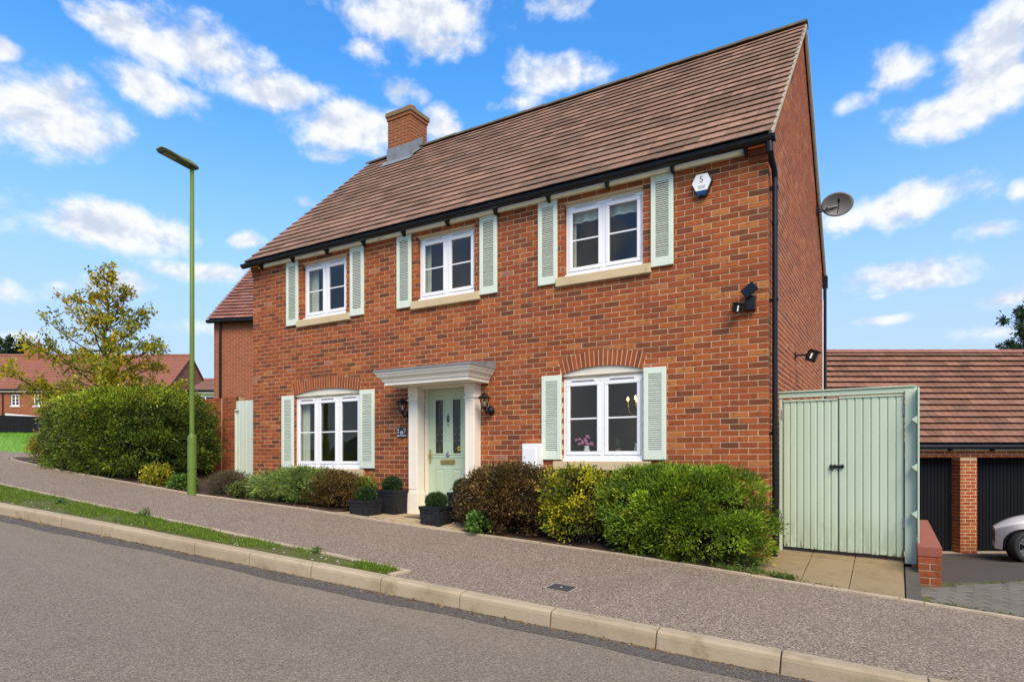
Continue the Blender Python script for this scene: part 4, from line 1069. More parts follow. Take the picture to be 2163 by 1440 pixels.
def text_obj(name, body, size, mat, parent, loc, rot, ext=.0006):
    cu = bpy.data.curves.new(name, 'FONT'); cu.body = body; cu.size = size; cu.align_x = 'CENTER'; cu.align_y = 'CENTER'; cu.extrude = ext
    o = bpy.data.objects.new(name, cu); COL.objects.link(o); dg = bpy.context.evaluated_depsgraph_get(); me = bpy.data.meshes.new_from_object(o.evaluated_get(dg))
    bpy.data.objects.remove(o); me.materials.clear(); me.materials.append(mat)
    q = bpy.data.objects.new(name, me); COL.objects.link(q); q.parent = parent; q.location = loc; q.rotation_euler = rot; return q
def wall_fittings():
    t = thing('alarm_box', 'white and blue hexagonal alarm box marked 5 under the eaves', 'alarm box', (8.865, 0, 3.475))
    hexp = [(-.065,.105), (.075,.105), (.118,.01), (.07,-.10), (-.07,-.10), (-.118,.0)]
    back = [(-.068,.11), (.08,.11), (.125,.01), (.07,-.115), (.045,-.165), (-.045,-.165), (-.07,-.115), (-.125,.0)]
    mb = MB(); mb.prism([(a*1.03, b*1.02) for a, b in back], -.055, -.001, 'y'); mb.build('back_box', paint('alarm_back', (.012,.016,.028), .4), t)
    mb = MB(); mb.prism(hexp, -.078, -.0555, 'y'); mb.build('cover', M['white'], t)
    mb = MB(); mb.prism([(-.069,-.102), (.069,-.102), (.043,-.16), (-.043,-.16)], -.074, -.0555, 'y'); mb.prism([(-.03,-.108), (.034,-.108), (.024,-.15), (-.016,-.15)], -.080, -.0745, 'y'); mb.build('strobe', M['blue'], t)
    text_obj('number', '5', .115, M['grey_text'], t, (0, -.0788, .035), (R(90), 0, 0))
    mb = MB(); mb.prism([(-.048,-.038), (.052,-.038), (.042,-.078), (-.038,-.078)], -.0792, -.0782, 'y'); mb.build('lettering_band', M['light_text'], t)
    # solar security light near the corner
    t = thing('security_light', 'black solar security light with tilted panel near the right corner', 'security light', (9.45, 0, 1.90))
    mb = MB(); mb.bbox(-.056, .056, -.085, -.002, -.10, .075, .006); mb.build('housing', M['black'], t)
    mb = MB(); mb.bbox(-.087, .087, -.008, .008, -.07, .07, .004); o = mb.build('solar_panel', M['black'], t); o.location = (-.005, -.10, .135); o.rotation_euler = (R(-18), R(-38), R(4))
    mb = MB(); mb.tube([(0, -.04, .07), (0, -.085, .115)], .012, 6); mb.tube([(-.05, -.05, -.08), (-.10, -.09, -.075)], .014, 8); mb.build('arm', M['black'], t)
    mb = MB(); mb.bbox(-.055, .055, -.05, .04, -.035, .035, .006); mb.box(-.065, .065, -.06, .04, .034, .044); o = mb.build('floodlight_head', M['black'], t); o.location = (-.145, -.11, -.07); o.rotation_euler = (R(14), R(6), R(25)); o.scale = (1, 1, 1.5)
    mb = MB(); mb.box(-.008, .008, -.052, -.0505, -.024, .022); o2 = mb.build('light_lens', M['white'], t); o2.location = (-.145, -.11, -.07); o2.rotation_euler = (R(14), R(6), R(25)); o2.scale = (1, 1, 1.5)
    # floodlight on the gable
    t = thing('security_light', 'small black floodlight on a short arm on the side gable', 'security light', (W, 2.4, 1.57))
    mb = MB(); mb.box(.0, .02, -.04, .04, -.05, .05); mb.tube([(.01, 0, 0), (.17, 0, 0)], .014, 8); mb.build('arm', M['black'], t)
    mb = MB(); mb.bbox(-.07, .07, -.07, .07, -.09, .07, .01); mb.box(-.05, .10, -.08, .08, .065, .085); o = mb.build('floodlight_head', M['black'], t); o.location = (.24, 0, -.02); o.rotation_euler = (0, R(22), 0)
    mb = MB(); mb.box(-.012, .012, -.0715, -.0705, -.05, .03); o = mb.build('light_lens', M['white'], t); o.location = (.24, 0, -.02); o.rotation_euler = (0, R(22), 0)
    # number plate
    t = thing('house_plaque', 'dark square plaque with pale lettering between lantern and shutter', 'plaque', (3.88, 0, .43))
    mb = MB(); mb.bbox(-.108, .108, -.016, -.001, -.085, .085, .003); mb.build('plate', paint('slate_plate', (.016,.018,.024), .35), t)
    mb = MB()
    for (a, b, c, d) in ((-.09,-.062,.03,.068), (-.09,-.062,-.012,.018), (-.035,.03,-.022,.012), (-.028,.028,.02,.03), (-.098,-.05,-.068,-.040), (-.035,.095,-.062,-.052), (-.035,.095,-.046,-.038)): mb.box(a, b, -.0172, -.0162, c, d)
    mb.build('lettering', M['light_text'], t)
    text_obj('numeral', '7', .115, M['light_text'], t, (.065, -.0168, .022), (R(90), 0, 0))
    # electricity meter box behind the bushes
    t = thing('meter_box', 'white plastic meter box standing behind the dark shrub', 'meter box', (6.445, 0, -.25))
    mb = MB(); mb.bbox(-.125, .125, -.215, -.002, -.75, .46, .012); mb.build('body', M['white'], t)
    mb = MB(); mb.bbox(-.105, .105, -.2225, -.2155, -.40, .40, .004); mb.build('lid', M['white'], t)
    # satellite dish on the back of the gable
    t = thing('satellite_dish', 'grey oval satellite dish on the far edge of the gable', 'satellite dish', (W, 5.45, 4.80)); t.scale = (.66, .66, .66)
    mb = MB(); mb.box(.0, .02, -.10, .10, -.12, .12); mb.tube([(.01, 0, -.05), (.22, 0, -.05), (.30, .0, .02)], .022, 8); mb.tube([(.01, 0, .08), (.22, 0, -.05)], .014, 6); mb.build('bracket', M['iron'], t)
    a = bpy.data.objects.new('dish', None)
    mb = MB(); n = 28; vs_ = []; rings = 6
    for side, off in ((1, 0), (-1, .012)):
        for q in range(rings + 1):
            r_ = q / rings
            for k in range(n):
                an = 2*math.pi*k/n; vs_.append((.43*r_*math.cos(an), .09*r_*r_ * 1 - .09 + off, .335*r_*math.sin(an)))
    F = []
    for b in (0, (rings + 1) * n):
        for q in range(rings):
            for k in range(n): F.append((b+q*n+k, b+q*n+(k+1) % n, b+(q+1)*n+(k+1) % n, b+(q+1)*n+k))
    b2 = (rings + 1) * n
    for k in range(n): F.append((rings*n+k, rings*n+(k+1) % n, b2+rings*n+(k+1) % n, b2+rings*n+k))
    mb.add([(x, -y, z) for x, y, z in vs_], F, smooth=True); dish = mb.build('dish', M['dish'], t); dish.location = (.55, .06, .10); dish.rotation_euler = (R(16), 0, R(12))
    mb = MB(); mb.tube([(.55, .05, -.18), (.60, -.22, -.12), (.62, -.36, .04)], .012, 6); mb.tube([(.62, -.36, .02), (.62, -.43, .08)], .032, 10); mb.build('feed_arm', M['iron'], t)
    mb = MB(); mb.tube([(.30, .0, .02), (.55, .14, .08)], .03, 8); mb.build('mount', M['dish'], t)
wall_fittings()

def room_objects():
    t = thing('chandelier', 'lit brass candle chandelier behind the right lower window', 'chandelier', (7.55, 1.55, .92))
    mb = MB(); mb.tube([(0,0,.53), (0,0,-.22)], .012, 8); mb.lathe([(0,-.28), (.03,-.25), (.04,-.2), (.015,-.15), (.03,-.05), (.0,.0)], 10)
    for k in range(6):
        an = k*math.pi/3 + .3; c, s_ = math.cos(an), math.sin(an); mb.tube([(0,0,-.2), (.12*c,.12*s_,-.27), (.24*c,.24*s_,-.2), (.26*c,.26*s_,-.12)], .009, 6); mb.lathe([(.0,-.12), (.035,-.11), (.02,-.10), (.012,-.1), (.012,-.01), (0,-.01)], 8, (.26*c,.26*s_,0))
    mb.build('arms', M['gold'], t)
    for k in range(6):
        an = k*math.pi/3 + .3; mb = MB(); mb.lathe([(0,0), (.016,.01), (.02,.03), (.012,.055), (0,.075)], 8, (.26*math.cos(an), .26*math.sin(an), -.01)); mb.build('bulb', M['bulb'], t)
    l = bpy.data.lights.new('chandelier_light', 'POINT'); l.energy = 4; l.color = (1, .7, .35); l.shadow_soft_size = .2
    lo = bpy.data.objects.new('chandelier_light', l); COL.objects.link(lo); lo.parent = t; lo.location = (0, 0, .12)
    sh = MB(); sh.box(6.88, 8.05, .125, .30, .04, .065); tag(sh.build('window_board', M['upvc']), 'white inner window board behind the right lower window', 'window board')
    t = thing('flower_vase', 'pink flowers in a white vase on the right lower window board', 'vase', (7.16, .21, .065))
    mb = MB(); mb.lathe([(0,0), (.035,0), (.05,.04), (.035,.09), (.04,.11), (.03,.11), (.02,.05)], 14); mb.build('vase', M['white'], t)
    mb = MB()
    for k in range(26):
        x, y, z = random.gauss(0, .065), random.gauss(0, .04), .17 + random.gauss(0, .03)
        mb.lathe([(0,-.02), (.022,-.008), (.027,.006), (.015,.018), (0,.02)], 7, (x, y, z), smooth=False)
    mb.build('blooms', M['pink'], t)
    t = thing('herb_pot', 'small green pot plant on the right lower window board', 'pot plant', (7.64, .21, .065))
    mb = MB(); mb.lathe([(0,0), (.03,0), (.04,.06), (.034,.06), (.03,.02)], 12); mb.build('pot', M['ridge_red'], t)
    leaf_card = MB()
    for k in range(40):
        a = random.random()*6.28; r_ = random.random()*.05; z = .06 + random.random()*.14; d = Vector((math.cos(a), math.sin(a), .6)).normalized()*.03; p = Vector((r_*math.cos(a), r_*math.sin(a), z)); s_ = Vector((-math.sin(a), math.cos(a), 0))*.012
        leaf_card.add([p, p + d*.5 + s_, p + d, p + d*.5 - s_], [(0,1,2,3)])
    leaf_card.build('leaves', paint('herb_leaf', (.06,.14,.02), .6), t, recalc=False)
    t = thing('jug', 'pale jug on the right lower window board', 'jug', (7.93, .21, .065))
    mb = MB(); mb.lathe([(0,0), (.04,0), (.055,.05), (.045,.10), (.05,.14), (.044,.14), (.04,.10)], 14); mb.build('body', M['curtain'], t)
    mb = MB(); mb.tube([(.05,0,.03), (.085,0,.06), (.08,0,.10), (.045,0,.12)], .007, 6); mb.build('handle', M['curtain'], t)
room_objects()
def upstairs_lamp():
    t = thing('wall_lamp', 'small lit wall lamp inside the middle upper window', 'lamp', (4.6, 2.95, 3.02))
    mb = MB(); mb.box(-.03, .03, -.02, .04, -.06, .03); mb.tube([(0, -.02, 0), (0, -.10, .02)], .008, 6); mb.build('bracket', M['gold'], t)
    mb = MB(); mb.lathe([(0, .0), (.03, .01), (.035, .05), (.02, .09), (0, .095)], 10, (0, -.10, .02)); mb.build('bulb', M['bulb'], t)
    l = bpy.data.lights.new('wall_lamp_light', 'POINT'); l.energy = 2; l.color = (1, .72, .38); l.shadow_soft_size = .1
    lo = bpy.data.objects.new('wall_lamp_light', l); COL.objects.link(lo); lo.parent = t; lo.location = (0, -.2, .08)
upstairs_lamp()

# ---------------------------------------------------------------- side gate, fence, low wall
def side_gate():
    t = thing('side_gate', 'pale green double gate of vertical boards beside the house', 'gate', (9.70, .5, -1.18))
    X0, X1 = 9.70, 11.17; ox, oy, oz = 9.70, .5, -1.18
    def B(mb, a, b, c, d, e, f, r=0, bev=.003): mb.bbox(a - ox, b - ox, c - oy, d - oy, e - oz, f - oz, bev, r); return mb
    # posts and head beam
    B(MB(), X0, X0 + .035, .47, .57, -1.20, .80).build('post', M['mint_old'], t)
    B(MB(), 11.055, 11.17, .44, .56, -1.215, .785).build('post', M['mint_old'], t)
    B(MB(), X0 - .005, X1 + .005, .46, .54, .757, .822).build('head_beam', M['mint_old'], t)
    B(MB(), X0 - .01, X1 - .01, .44, .56, .8225, .838).build('beam_capping', M['mint_old'], t)
    # two leaves of boards, ledges behind, top rail
    xs_m = 10.365
    for (a, b, nb, tz) in ((X0 + .045, xs_m - .005, 8, .705), (xs_m + .005, 11.048, 8, .722)):
        w_ = (b - a) / nb
        for i in range(nb):
            z0 = -1.112 - .024 * (a + i*w_ - X0) + random.uniform(-.004, .004)
            # tongue-and-groove: v-chamfered edges
            mb = MB(); x0, x1 = a + i*w_ + .001, a + (i+1)*w_ - .001; y0 = .478 + random.uniform(-.0015, .0015); c = .012
            vs_ = []
            for z in (z0, tz):
                for (x, y) in ((x0, .50), (x0, y0 + c), (x0 + c, y0), (x1 - c, y0), (x1, y0 + c), (x1, .50)): vs_.append((x - ox, y - oy, z - oz))
            mb.add(vs_, [(k, (k+1) % 6, 6 + (k+1) % 6, 6 + k) for k in range(6)] + [tuple(range(6))[::-1], tuple(range(6, 12))], random.random())
            mb.build('board', M['gate_board'], t)
        B(MB(), a, b, .466, .52, tz + .0005, tz + .022).build('top_rail', M['mint_old'], t)
        for z in (-.95, -.2, .5): B(MB(), a, b, .501, .54, z, z + .1).build('ledge', M['mint_old'], t)
    B(MB(), xs_m - .03, xs_m + .03, .5005, .515, -1.13, .70).build('gap_shade_strip', M['seal'], t)  # dark strip added behind the leaf gap, standing in for shade
    mb = MB(); B(mb, 10.275, 10.43, .466, .477, -.116, -.084); mb.tube([(10.275-ox, .455-oy, -.10-oz), (10.43-ox, .455-oy, -.10-oz)], .009, 8)
    for x in (10.29, 10.33, 10.41): B(mb, x - .012, x + .012, .448, .466, -.124, -.076)
    mb.tube([(10.305-ox, .452-oy, -.10-oz), (10.305-ox, .435-oy, -.15-oz)], .007, 6); mb.build('bolt', M['iron'], t)
    for z in (.55, -.75):
        for x in (X0 + .034, 11.048): mb = MB(); B(mb, x - .012, x + .012, .462, .4775, z - .06, z + .06); mb.build('hinge', paint('hinge_%d' % int(z*100+x), (.25,.26,.25), .5), t)
    # boarded fence running back from the gate post
    t = thing('side_fence', 'pale green boarded fence running back from the gate post', 'fence', (11.185, .45, -1.0)); ox, oy, oz = 11.185, .45, -1.0
    for i in range(30):
        y0 = .33 + i * .105; z0 = -.90 if i else -.99
        B(MB(), 11.176, 11.194, y0, y0 + .100, z0 + (.0 if i else .0), .80 + random.uniform(-.004, .004)).build('board', M['gate_board'], t)
    for z in (.44, -.10, -.63):
        mb = MB(); mb.prism([(-.012, z + .043 - oz), (-.068, z - oz), (-.012, z - .05 - oz)], -.12, 3.0, 'y'); mb.build('arris_rail', M['mint_old'], t)
    B(MB(), 11.10, 11.175, 2.2, 2.3, -1.3, .75).build('post', M['mint_old'], t)
M['gate_board'] = None
def gate_board_mat():
    m_, t, b, o = material('gate_board'); p = pos(t); r = attr(t)
    n1 = t.noise(p, 3, 5, .6); mp = t.n('ShaderNodeMapping'); mp.inputs['Scale'].default_value = (60, 60, 2.5); t.l(p, mp.inputs[0]); n2 = t.noise(mp.outputs[0], 1, 5, .6)
    c = t.mix(n1, (.425,.525,.39), (.495,.595,.455)); c = t.mix(t.m('MULTIPLY', r, .55), c, (.385,.475,.355)); c = t.mix(t.m('MULTIPLY', t.smooth(n2, .5, .75), .35), c, (.51,.60,.475))
    # bare wood where the paint has worn off near the foot
    sp = t.n('ShaderNodeSeparateXYZ'); t.l(p, sp.inputs[0]); low = t.smooth(sp.outputs[2], -.93, -1.14)
    mp2 = t.n('ShaderNodeMapping'); mp2.inputs['Scale'].default_value = (14, 14, 3); t.l(p, mp2.inputs[0]); n3 = t.noise(mp2.outputs[0], 1, 6, .7)
    c = t.mix(t.m('MULTIPLY', t.m('MULTIPLY', t.smooth(sp.outputs[2], -.55, -1.15), t.smooth(n3, .3, .62)), .6), c, (.25,.28,.17))
    w_ = t.smooth(t.m('ADD', n3, t.m('MULTIPLY', low, .17)), .70, .77); c = t.mix(w_, c, (.12,.105,.085))
    t.l(c, b.inputs['Base Color']); b.inputs['Roughness'].default_value = .55; bump(t, b, n2, .2, .004); return m_
M['gate_board'] = gate_board_mat()
side_gate()

def brick_block(root, P, faces, z0, n, mat, J=.005, rnd=(0, 1), base_dep=.05, name='brick'):
    """brick faces: list of (length, P(u, d, w), phase) on a block; every brick a part"""
    for (L, PP, ph) in faces:
        for k in range(n):
            w0, w1 = z0 + k*COURSE + J, z0 + (k+1)*COURSE - J; st = 0 if (k + ph) % 2 == 0 else .1125
            us = [0] + [st + .225*i for i in range(60) if .02 < st + .225*i < L - .02] + [L]
            for a, b in zip(us, us[1:]):
                mb = MB(); u0 = a + (J if a > 0 else 0); u1 = b - (J if b < L else 0); c = Vector(PP((u0+u1)/2, 0, (w0+w1)/2))
                brick8(mb, lambda u, d, w: tuple(Vector(PP(u, d, w)) - c), u0, u1, u0, u1, w0, w1, -base_dep, random.uniform(-.001, .001), lerp(rnd[0], rnd[1], random.random()))
                o = mb.build(name, mat, root); o.location = c
def low_wall():
    t = thing('low_wall', 'low red brick wall with brick-on-edge top beside the gate', 'wall', (11.17, 0, -1.3)); x1 = .215; zt = .345; L = 3.6
    mb = MB(); mb.box(.008, x1 - .008, .008, L, -.4, zt - .11); mb.build('wall_core', M['mortar'], t)
    n = 5; z0 = zt - .105 - n*COURSE
    brick_block(t, None, [(x1, lambda u, d, w: (u, -d, w), 0), (1.5, lambda u, d, w: (x1 + d, .0 + u, w), 1)], z0, n, M['brick'], rnd=(.05, .55))
    mb = MB(); P = lambda u, d, w: (x1 + d, u, w)
    for k in range(n):
        for i in range(10): brick8(mb, P, 1.5 + i*.225 + .005, 1.5 + (i+1)*.225 - .005, 1.5 + i*.225 + .005, 1.5 + (i+1)*.225 - .005, z0 + k*COURSE + .005, z0 + (k+1)*COURSE - .005, -.05, 0, random.random()*.6)
    stuff(mb.build('brickwork', M['brick'], t, recalc=False))
    for i in range(48):
        mb = MB(); y0 = -.004 + i*.075; mb.bbox(-.004, x1 + .004, y0 + .002, y0 + .0715, zt - .105, zt + random.uniform(-.002, .002), .004, .3 + .2*random.random()); mb.build('coping_brick', M['coping'], t)
M['coping'] = paint('coping_brick', (.26,.075,.042), .75, .15, 10, .3, dirt=(.20,.07,.045))
low_wall()

def left_gate_and_pier():
    t = thing('garden_pier', 'red brick garden wall end between the hedge and the narrow gate', 'wall', (-1.72, .5, -.7))
    L, h = .50, 2.03; z0 = h - 27*COURSE
    mb = MB(); mb.box(.008, L - .008, .008, .22, -.2, h - .004); mb.box(-3.2, .0, .02, .22, -.2, h - .02); mb.build('wall_core', M['mortar'], t)
    brick_block(t, None, [(L, lambda u, d, w: (u, -d, w), 0)], z0, 27, M['brick'], rnd=(.05, .75))
    mb = MB()
    for k in range(27):
        for i in range(14): brick8(mb, lambda u, d, w: (-3.2 + u, .012 - d, w), i*.225 + .005 + (k % 2)*.1125, (i+1)*.225 - .005 + (k % 2)*.1125 - (.1125 if i == 13 and k % 2 else 0), i*.225 + .005 + (k % 2)*.1125, (i+1)*.225 - .005 + (k % 2)*.1125 - (.1125 if i == 13 and k % 2 else 0), z0 + k*COURSE + .005, z0 + (k+1)*COURSE - .005, -.05, 0, random.random())
    stuff(mb.build('brickwork', M['brick'], t, recalc=False))
    t = thing('garden_gate', 'narrow pale green boarded gate between brick pier and house', 'gate', (-1.21, .5, -.75))
    n = 10; w_ = 1.19 / n
    for i in range(n):
        mb = MB(); mb.bbox(i*w_ + .0015, (i+1)*w_ - .0015, -.02 + random.uniform(-.001, .001), .0, .03, 1.975, .006, random.random()); mb.build('board', M['mint'], t)
    for z in (.3, 1.6): mb = MB(); mb.bbox(.02, 1.17, .001, .035, z, z + .1); mb.build('ledge', M['mint'], t)
    mb = MB(); mb.bbox(-.03, .012, -.035, .03, 0, 1.80); mb.build('gate_post', M['mint'], t)
    mb = MB(); mb.tube([(.0, -.04, 1.76), (.13, -.05, 1.76)], .010, 6); mb.build('latch', M['iron'], t)
left_gate_and_pier()

# ---------------------------------------------------------------- street lamp, drain cover
def street_lamp():
    t = thing('street_lamp', 'tall bright green street lamp at the back of the pavement', 'street lamp', (.30, -1.47, zpav(.3, -1.47)))
    b = -.64 - zpav(.3, -1.47)
    mb = MB(); mb.lathe([(.076, -.3), (.076, 1.00), (.074, 1.02), (.045, 1.07), (.043, 1.075)], 20); mb.build('base_column', M['lamp_green'], t)
    mb = MB(); mb.lathe([(.042, 1.06), (.040, 2.5), (.036, 5.80), (0, 5.81)], 16); mb.build('pole', M['lamp_green'], t)
    mb = MB()
    for z0, z1 in ((.44, .447), (.88, .887)): mb.lathe([(.0768, z0), (.0768, z1)], 20)
    mb.build('access_door_gap', M['seal'], t)
    mb = MB(); mb.box(-.012, .012, -.082, -.074, .40, .43); mb.box(-.004, .004, -.081, -.074, .90, .93); mb.build('door_lock', M['seal'], t)
    # lantern head: flat tapered shell reaching over the road
    secs = [(.10, .055, .050, .0), (.03, .075, .085, .0), (-.10, .085, .095, .0), (-.26, .105, .060, .006), (-.45, .118, .045, .016), (-.56, .112, .038, .022), (-.60, .09, .02, .026)]
    mb = MB(); vs_ = []; n = 10
    for (y, hw, hh, zl) in secs:
        vs_ += [(-hw, y, zl), (-hw, y, zl + hh*.35), (-hw*.75, y, zl + hh*.8), (-hw*.3, y, zl + hh), (hw*.3, y, zl + hh), (hw*.75, y, zl + hh*.8), (hw, y, zl + hh*.35), (hw, y, zl)]
    m_ = 8; F = [(i*m_+k, i*m_+(k+1) % m_, (i+1)*m_+(k+1) % m_, (i+1)*m_+k) for i in range(len(secs)-1) for k in range(m_)] + [tuple(range(m_))[::-1], tuple(range((len(secs)-1)*m_, len(secs)*m_))]
    mb.add(vs_, F); o = mb.build('lamp_head', M['lamp_head_top'], t); o.location = (0, .0, 5.79); o.rotation_euler = (R(-6), 0, 0)
    mb = MB(); mb.add([(-.10, -.56, .0), (.10, -.56, .0), (.095, .06, -.012), (-.095, .06, -.012), (-.105, -.57, .022), (.105, -.57, .022), (.10, .07, .004), (-.10, .07, .004)], [(0,1,2,3), (0,4,5,1), (1,5,6,2), (2,6,7,3), (3,7,4,0)]); o = mb.build('lamp_underside', M['lamp_head'], t); o.location = (0, 0, 5.786); o.rotation_euler = (R(-6), 0, 0)
    mb = MB(); mb.add([(-.07, -.52, -.004), (.07, -.52, -.004), (.07, -.30, -.009), (-.07, -.30, -.009)], [(0,1,2,3)]); o = mb.build('lamp_lens', M['lens'], t); o.location = (0, 0, 5.785); o.rotation_euler = (R(-6), 0, 0)
M['lamp_head_top'] = paint('lamp_head_top', (.17,.20,.10), .5, .15, 4, .03); M['lens'] = paint('lamp_lens', (.16,.15,.10), .2, .3, 20, 0)
street_lamp()
def drain():
    c = Vector((8.17, -2.62, 0)); c.z = zpav(c.x, c.y)
    mb = MB(); h = .115
    vs_ = [(sx*h, sy*h*.85, zpav(c.x + sx*h, c.y + sy*h*.85) - c.z) for sx, sy in ((-1,-1), (1,-1), (1,1), (-1,1))]
    mb.add(vs_ + [(a, b, z - .03) for a, b, z in vs_], [(0,1,2,3), (0,4,5,1), (1,5,6,2), (2,6,7,3), (3,7,4,0)])
    t = thing('drain_cover', 'small dark square cover set in the pavement near the kerb', 'drain cover', c)
    o = mb.build('lid', paint('cast_cover', (.045,.047,.052), .6, .3, 30, .3), t); o.location = (0, 0, .003)
    mb = MB(); e = .018
    for (a0, a1, b0, b1) in ((-h-e, h+e, -h*.85-e, -h*.85-.002), (-h-e, h+e, h*.85+.002, h*.85+e), (-h-e, -h-.002, -h*.85-.002, h*.85+.002), (h+.002, h+e, -h*.85-.002, h*.85+.002)):
        q = [(a, b, zpav(c.x + a, c.y + b) - c.z - .001) for a, b in ((a0, b0), (a1, b0), (a1, b1), (a0, b1))]; mb.add(q, [(0,1,2,3)])
    mb.build('frame', M['edging'], t, recalc=False)
    mb = MB(); mb.lathe([(0, .0085), (.011, .0085), (.011, .004)], 10); mb.build('lifting_key', M['light_text'], t)
drain()

# ---------------------------------------------------------------- planting
def leaves(name, pts, dirs, size, cols, mat, parent=None, asp=.42, up=.2, jitter=.8, fold=.25, blades=False):
    """one quad leaf at each point, base at the point, pointing roughly along dirs; cols (N,3)"""
    pts = np.asarray(pts, float); N = len(pts); d = np.asarray(dirs, float) + rng.normal(0, jitter, (N, 3)); d[:, 2] += up
    d /= np.linalg.norm(d, axis=1, keepdims=True) + 1e-9
    s = np.cross(d, rng.normal(0, 1, (N, 3))); s /= np.linalg.norm(s, axis=1, keepdims=True) + 1e-9
    n = np.cross(d, s); L = (size * rng.uniform(.6, 1.3, N))[:, None]
    mid = pts + d * L * .5; wd = s * L * asp * .5; dr = n * L * fold * .5
    v = np.empty((N, 4, 3)); v[:, 0] = pts; v[:, 1] = mid + wd + dr; v[:, 2] = pts + d * L; v[:, 3] = mid - wd + dr
    me = bpy.data.meshes.new(name); me.vertices.add(4*N); me.vertices.foreach_set('co', v.ravel())
    me.loops.add(4*N); me.loops.foreach_set('vertex_index', np.arange(4*N, dtype=np.int32)); me.polygons.add(N)
    me.polygons.foreach_set('loop_start', np.arange(0, 4*N, 4, dtype=np.int32)); me.polygons.foreach_set('loop_total', np.full(N, 4, dtype=np.int32))
    a = me.attributes.new('leafcol', 'FLOAT_COLOR', 'POINT'); c4 = np.ones((N, 4, 4)); c4[:, :, :3] = np.asarray(cols)[:, None, :]; a.data.foreach_set('color', c4.ravel())
    me.materials.append(mat); me.update(calc_edges=True); me.validate()
    o = bpy.data.objects.new(name, me); COL.objects.link(o)
    if parent is not None: o.parent = parent
    return o
def pick(cols, n, w=None, var=.18):
    cols = np.array(cols, float); i = rng.choice(len(cols), n, p=w); c = cols[i] * rng.uniform(1 - var, 1 + var, (n, 1)); return np.clip(c, 0, 1)
def superell(dirs, r, e):
    """point on a rounded box (exponent e) in direction dirs"""
    q = np.abs(dirs / np.array(r)); return dirs / (np.sum(q ** e, axis=1) ** (1 / e))[:, None]
def fbm3(p, f, seed):
    g = np.random.default_rng(seed); out = np.zeros(len(p))
    for k in range(4):
        for q in range(3):
            w = g.normal(0, 1, 3) * f * (1.8 ** k); out += np.sin(p @ w + g.uniform(0, 6.28)) * (.55 ** k) / 3
    return out
def bush(name, label, cat, base, r, e, cols, w=None, nclump=400, nleaf=60, leaf=.03, sig=.05, ground=None, mat='leaf', core='core', asp=.42, up=.2, lump=.1, seed=1,
         depth_in=.12, group=None, flat_top=False, colfn=None, twigs=0, jitter=.8, corescale=.80, bare=None, contrast=.3):
    """shrub: an uneven rounded mass of leaf clumps over a shaded inner mass, standing at base; r = half sizes"""
    t = thing(name, label, cat, base, 0, group); g = np.random.default_rng(seed); r = np.array(r)
    d = g.normal(0, 1, (nclump, 3)); d[:, 2] = np.where(g.random(nclump) < .45, -np.abs(d[:, 2]) * g.random(nclump), np.abs(d[:, 2]))
    d /= np.linalg.norm(d, axis=1, keepdims=True)
    c = superell(d, r, e); nz = fbm3(c, 2.2 / max(r), seed); c *= (1 + lump * nz)[:, None]; c *= (1 - depth_in * g.random(nclump) ** 2)[:, None]
    c[:, 2] += r[2]
    keep = c[:, 2] > .02
    if bare is not None: keep &= ~bare(c)
    c = c[keep]; d = d[keep]; K = len(c)
    cl = np.repeat(np.arange(K), nleaf); p = c[cl] + g.normal(0, sig, (K * nleaf, 3)) * np.array([1, 1, .8])
    o_ = p - c[cl]; o_ /= np.linalg.norm(o_, axis=1, keepdims=True) + 1e-9; dr = o_ * .7 + d[cl] * .7
    ok = p[:, 2] > .005; p, dr, cl = p[ok], dr[ok], cl[ok]
    col = pick(cols, K, w, .15)[cl] * rng.uniform(.75, 1.25, (len(p), 1)) if colfn is None else colfn(p, cl, K)
    col = col * g.uniform(1 - contrast, 1 + contrast, K)[cl][:, None]
    leaves('foliage', p, dr, leaf, np.clip(col, 0, 1), M[mat], t, asp, up, jitter)
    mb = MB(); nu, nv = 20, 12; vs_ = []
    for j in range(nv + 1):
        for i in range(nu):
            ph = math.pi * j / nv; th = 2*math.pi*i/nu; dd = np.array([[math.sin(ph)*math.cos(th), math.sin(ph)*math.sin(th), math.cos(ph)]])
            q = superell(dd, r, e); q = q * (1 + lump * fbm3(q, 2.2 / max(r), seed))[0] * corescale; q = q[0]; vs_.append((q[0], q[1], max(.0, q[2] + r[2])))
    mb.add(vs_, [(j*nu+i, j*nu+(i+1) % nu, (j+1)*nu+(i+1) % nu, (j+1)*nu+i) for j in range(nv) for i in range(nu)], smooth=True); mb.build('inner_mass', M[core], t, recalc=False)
    if twigs:
        mb = MB()
        for k in range(twigs):
            a = g.uniform(0, 6.28); q = Vector((math.cos(a)*r[0]*.25, math.sin(a)*r[1]*.2, 0)); pts = [q]
            dd = Vector((math.cos(a)*r[0], math.sin(a)*r[1], r[2]*g.uniform(.8, 1.9)))*.16
            for s_ in range(4): pts.append(pts[-1] + dd + Vector(g.normal(0, .03, 3)))
            mb.tube(pts, [.012, .010, .008, .005, .003], 5)
        mb.build('stems', M['twig'], t)
    return t

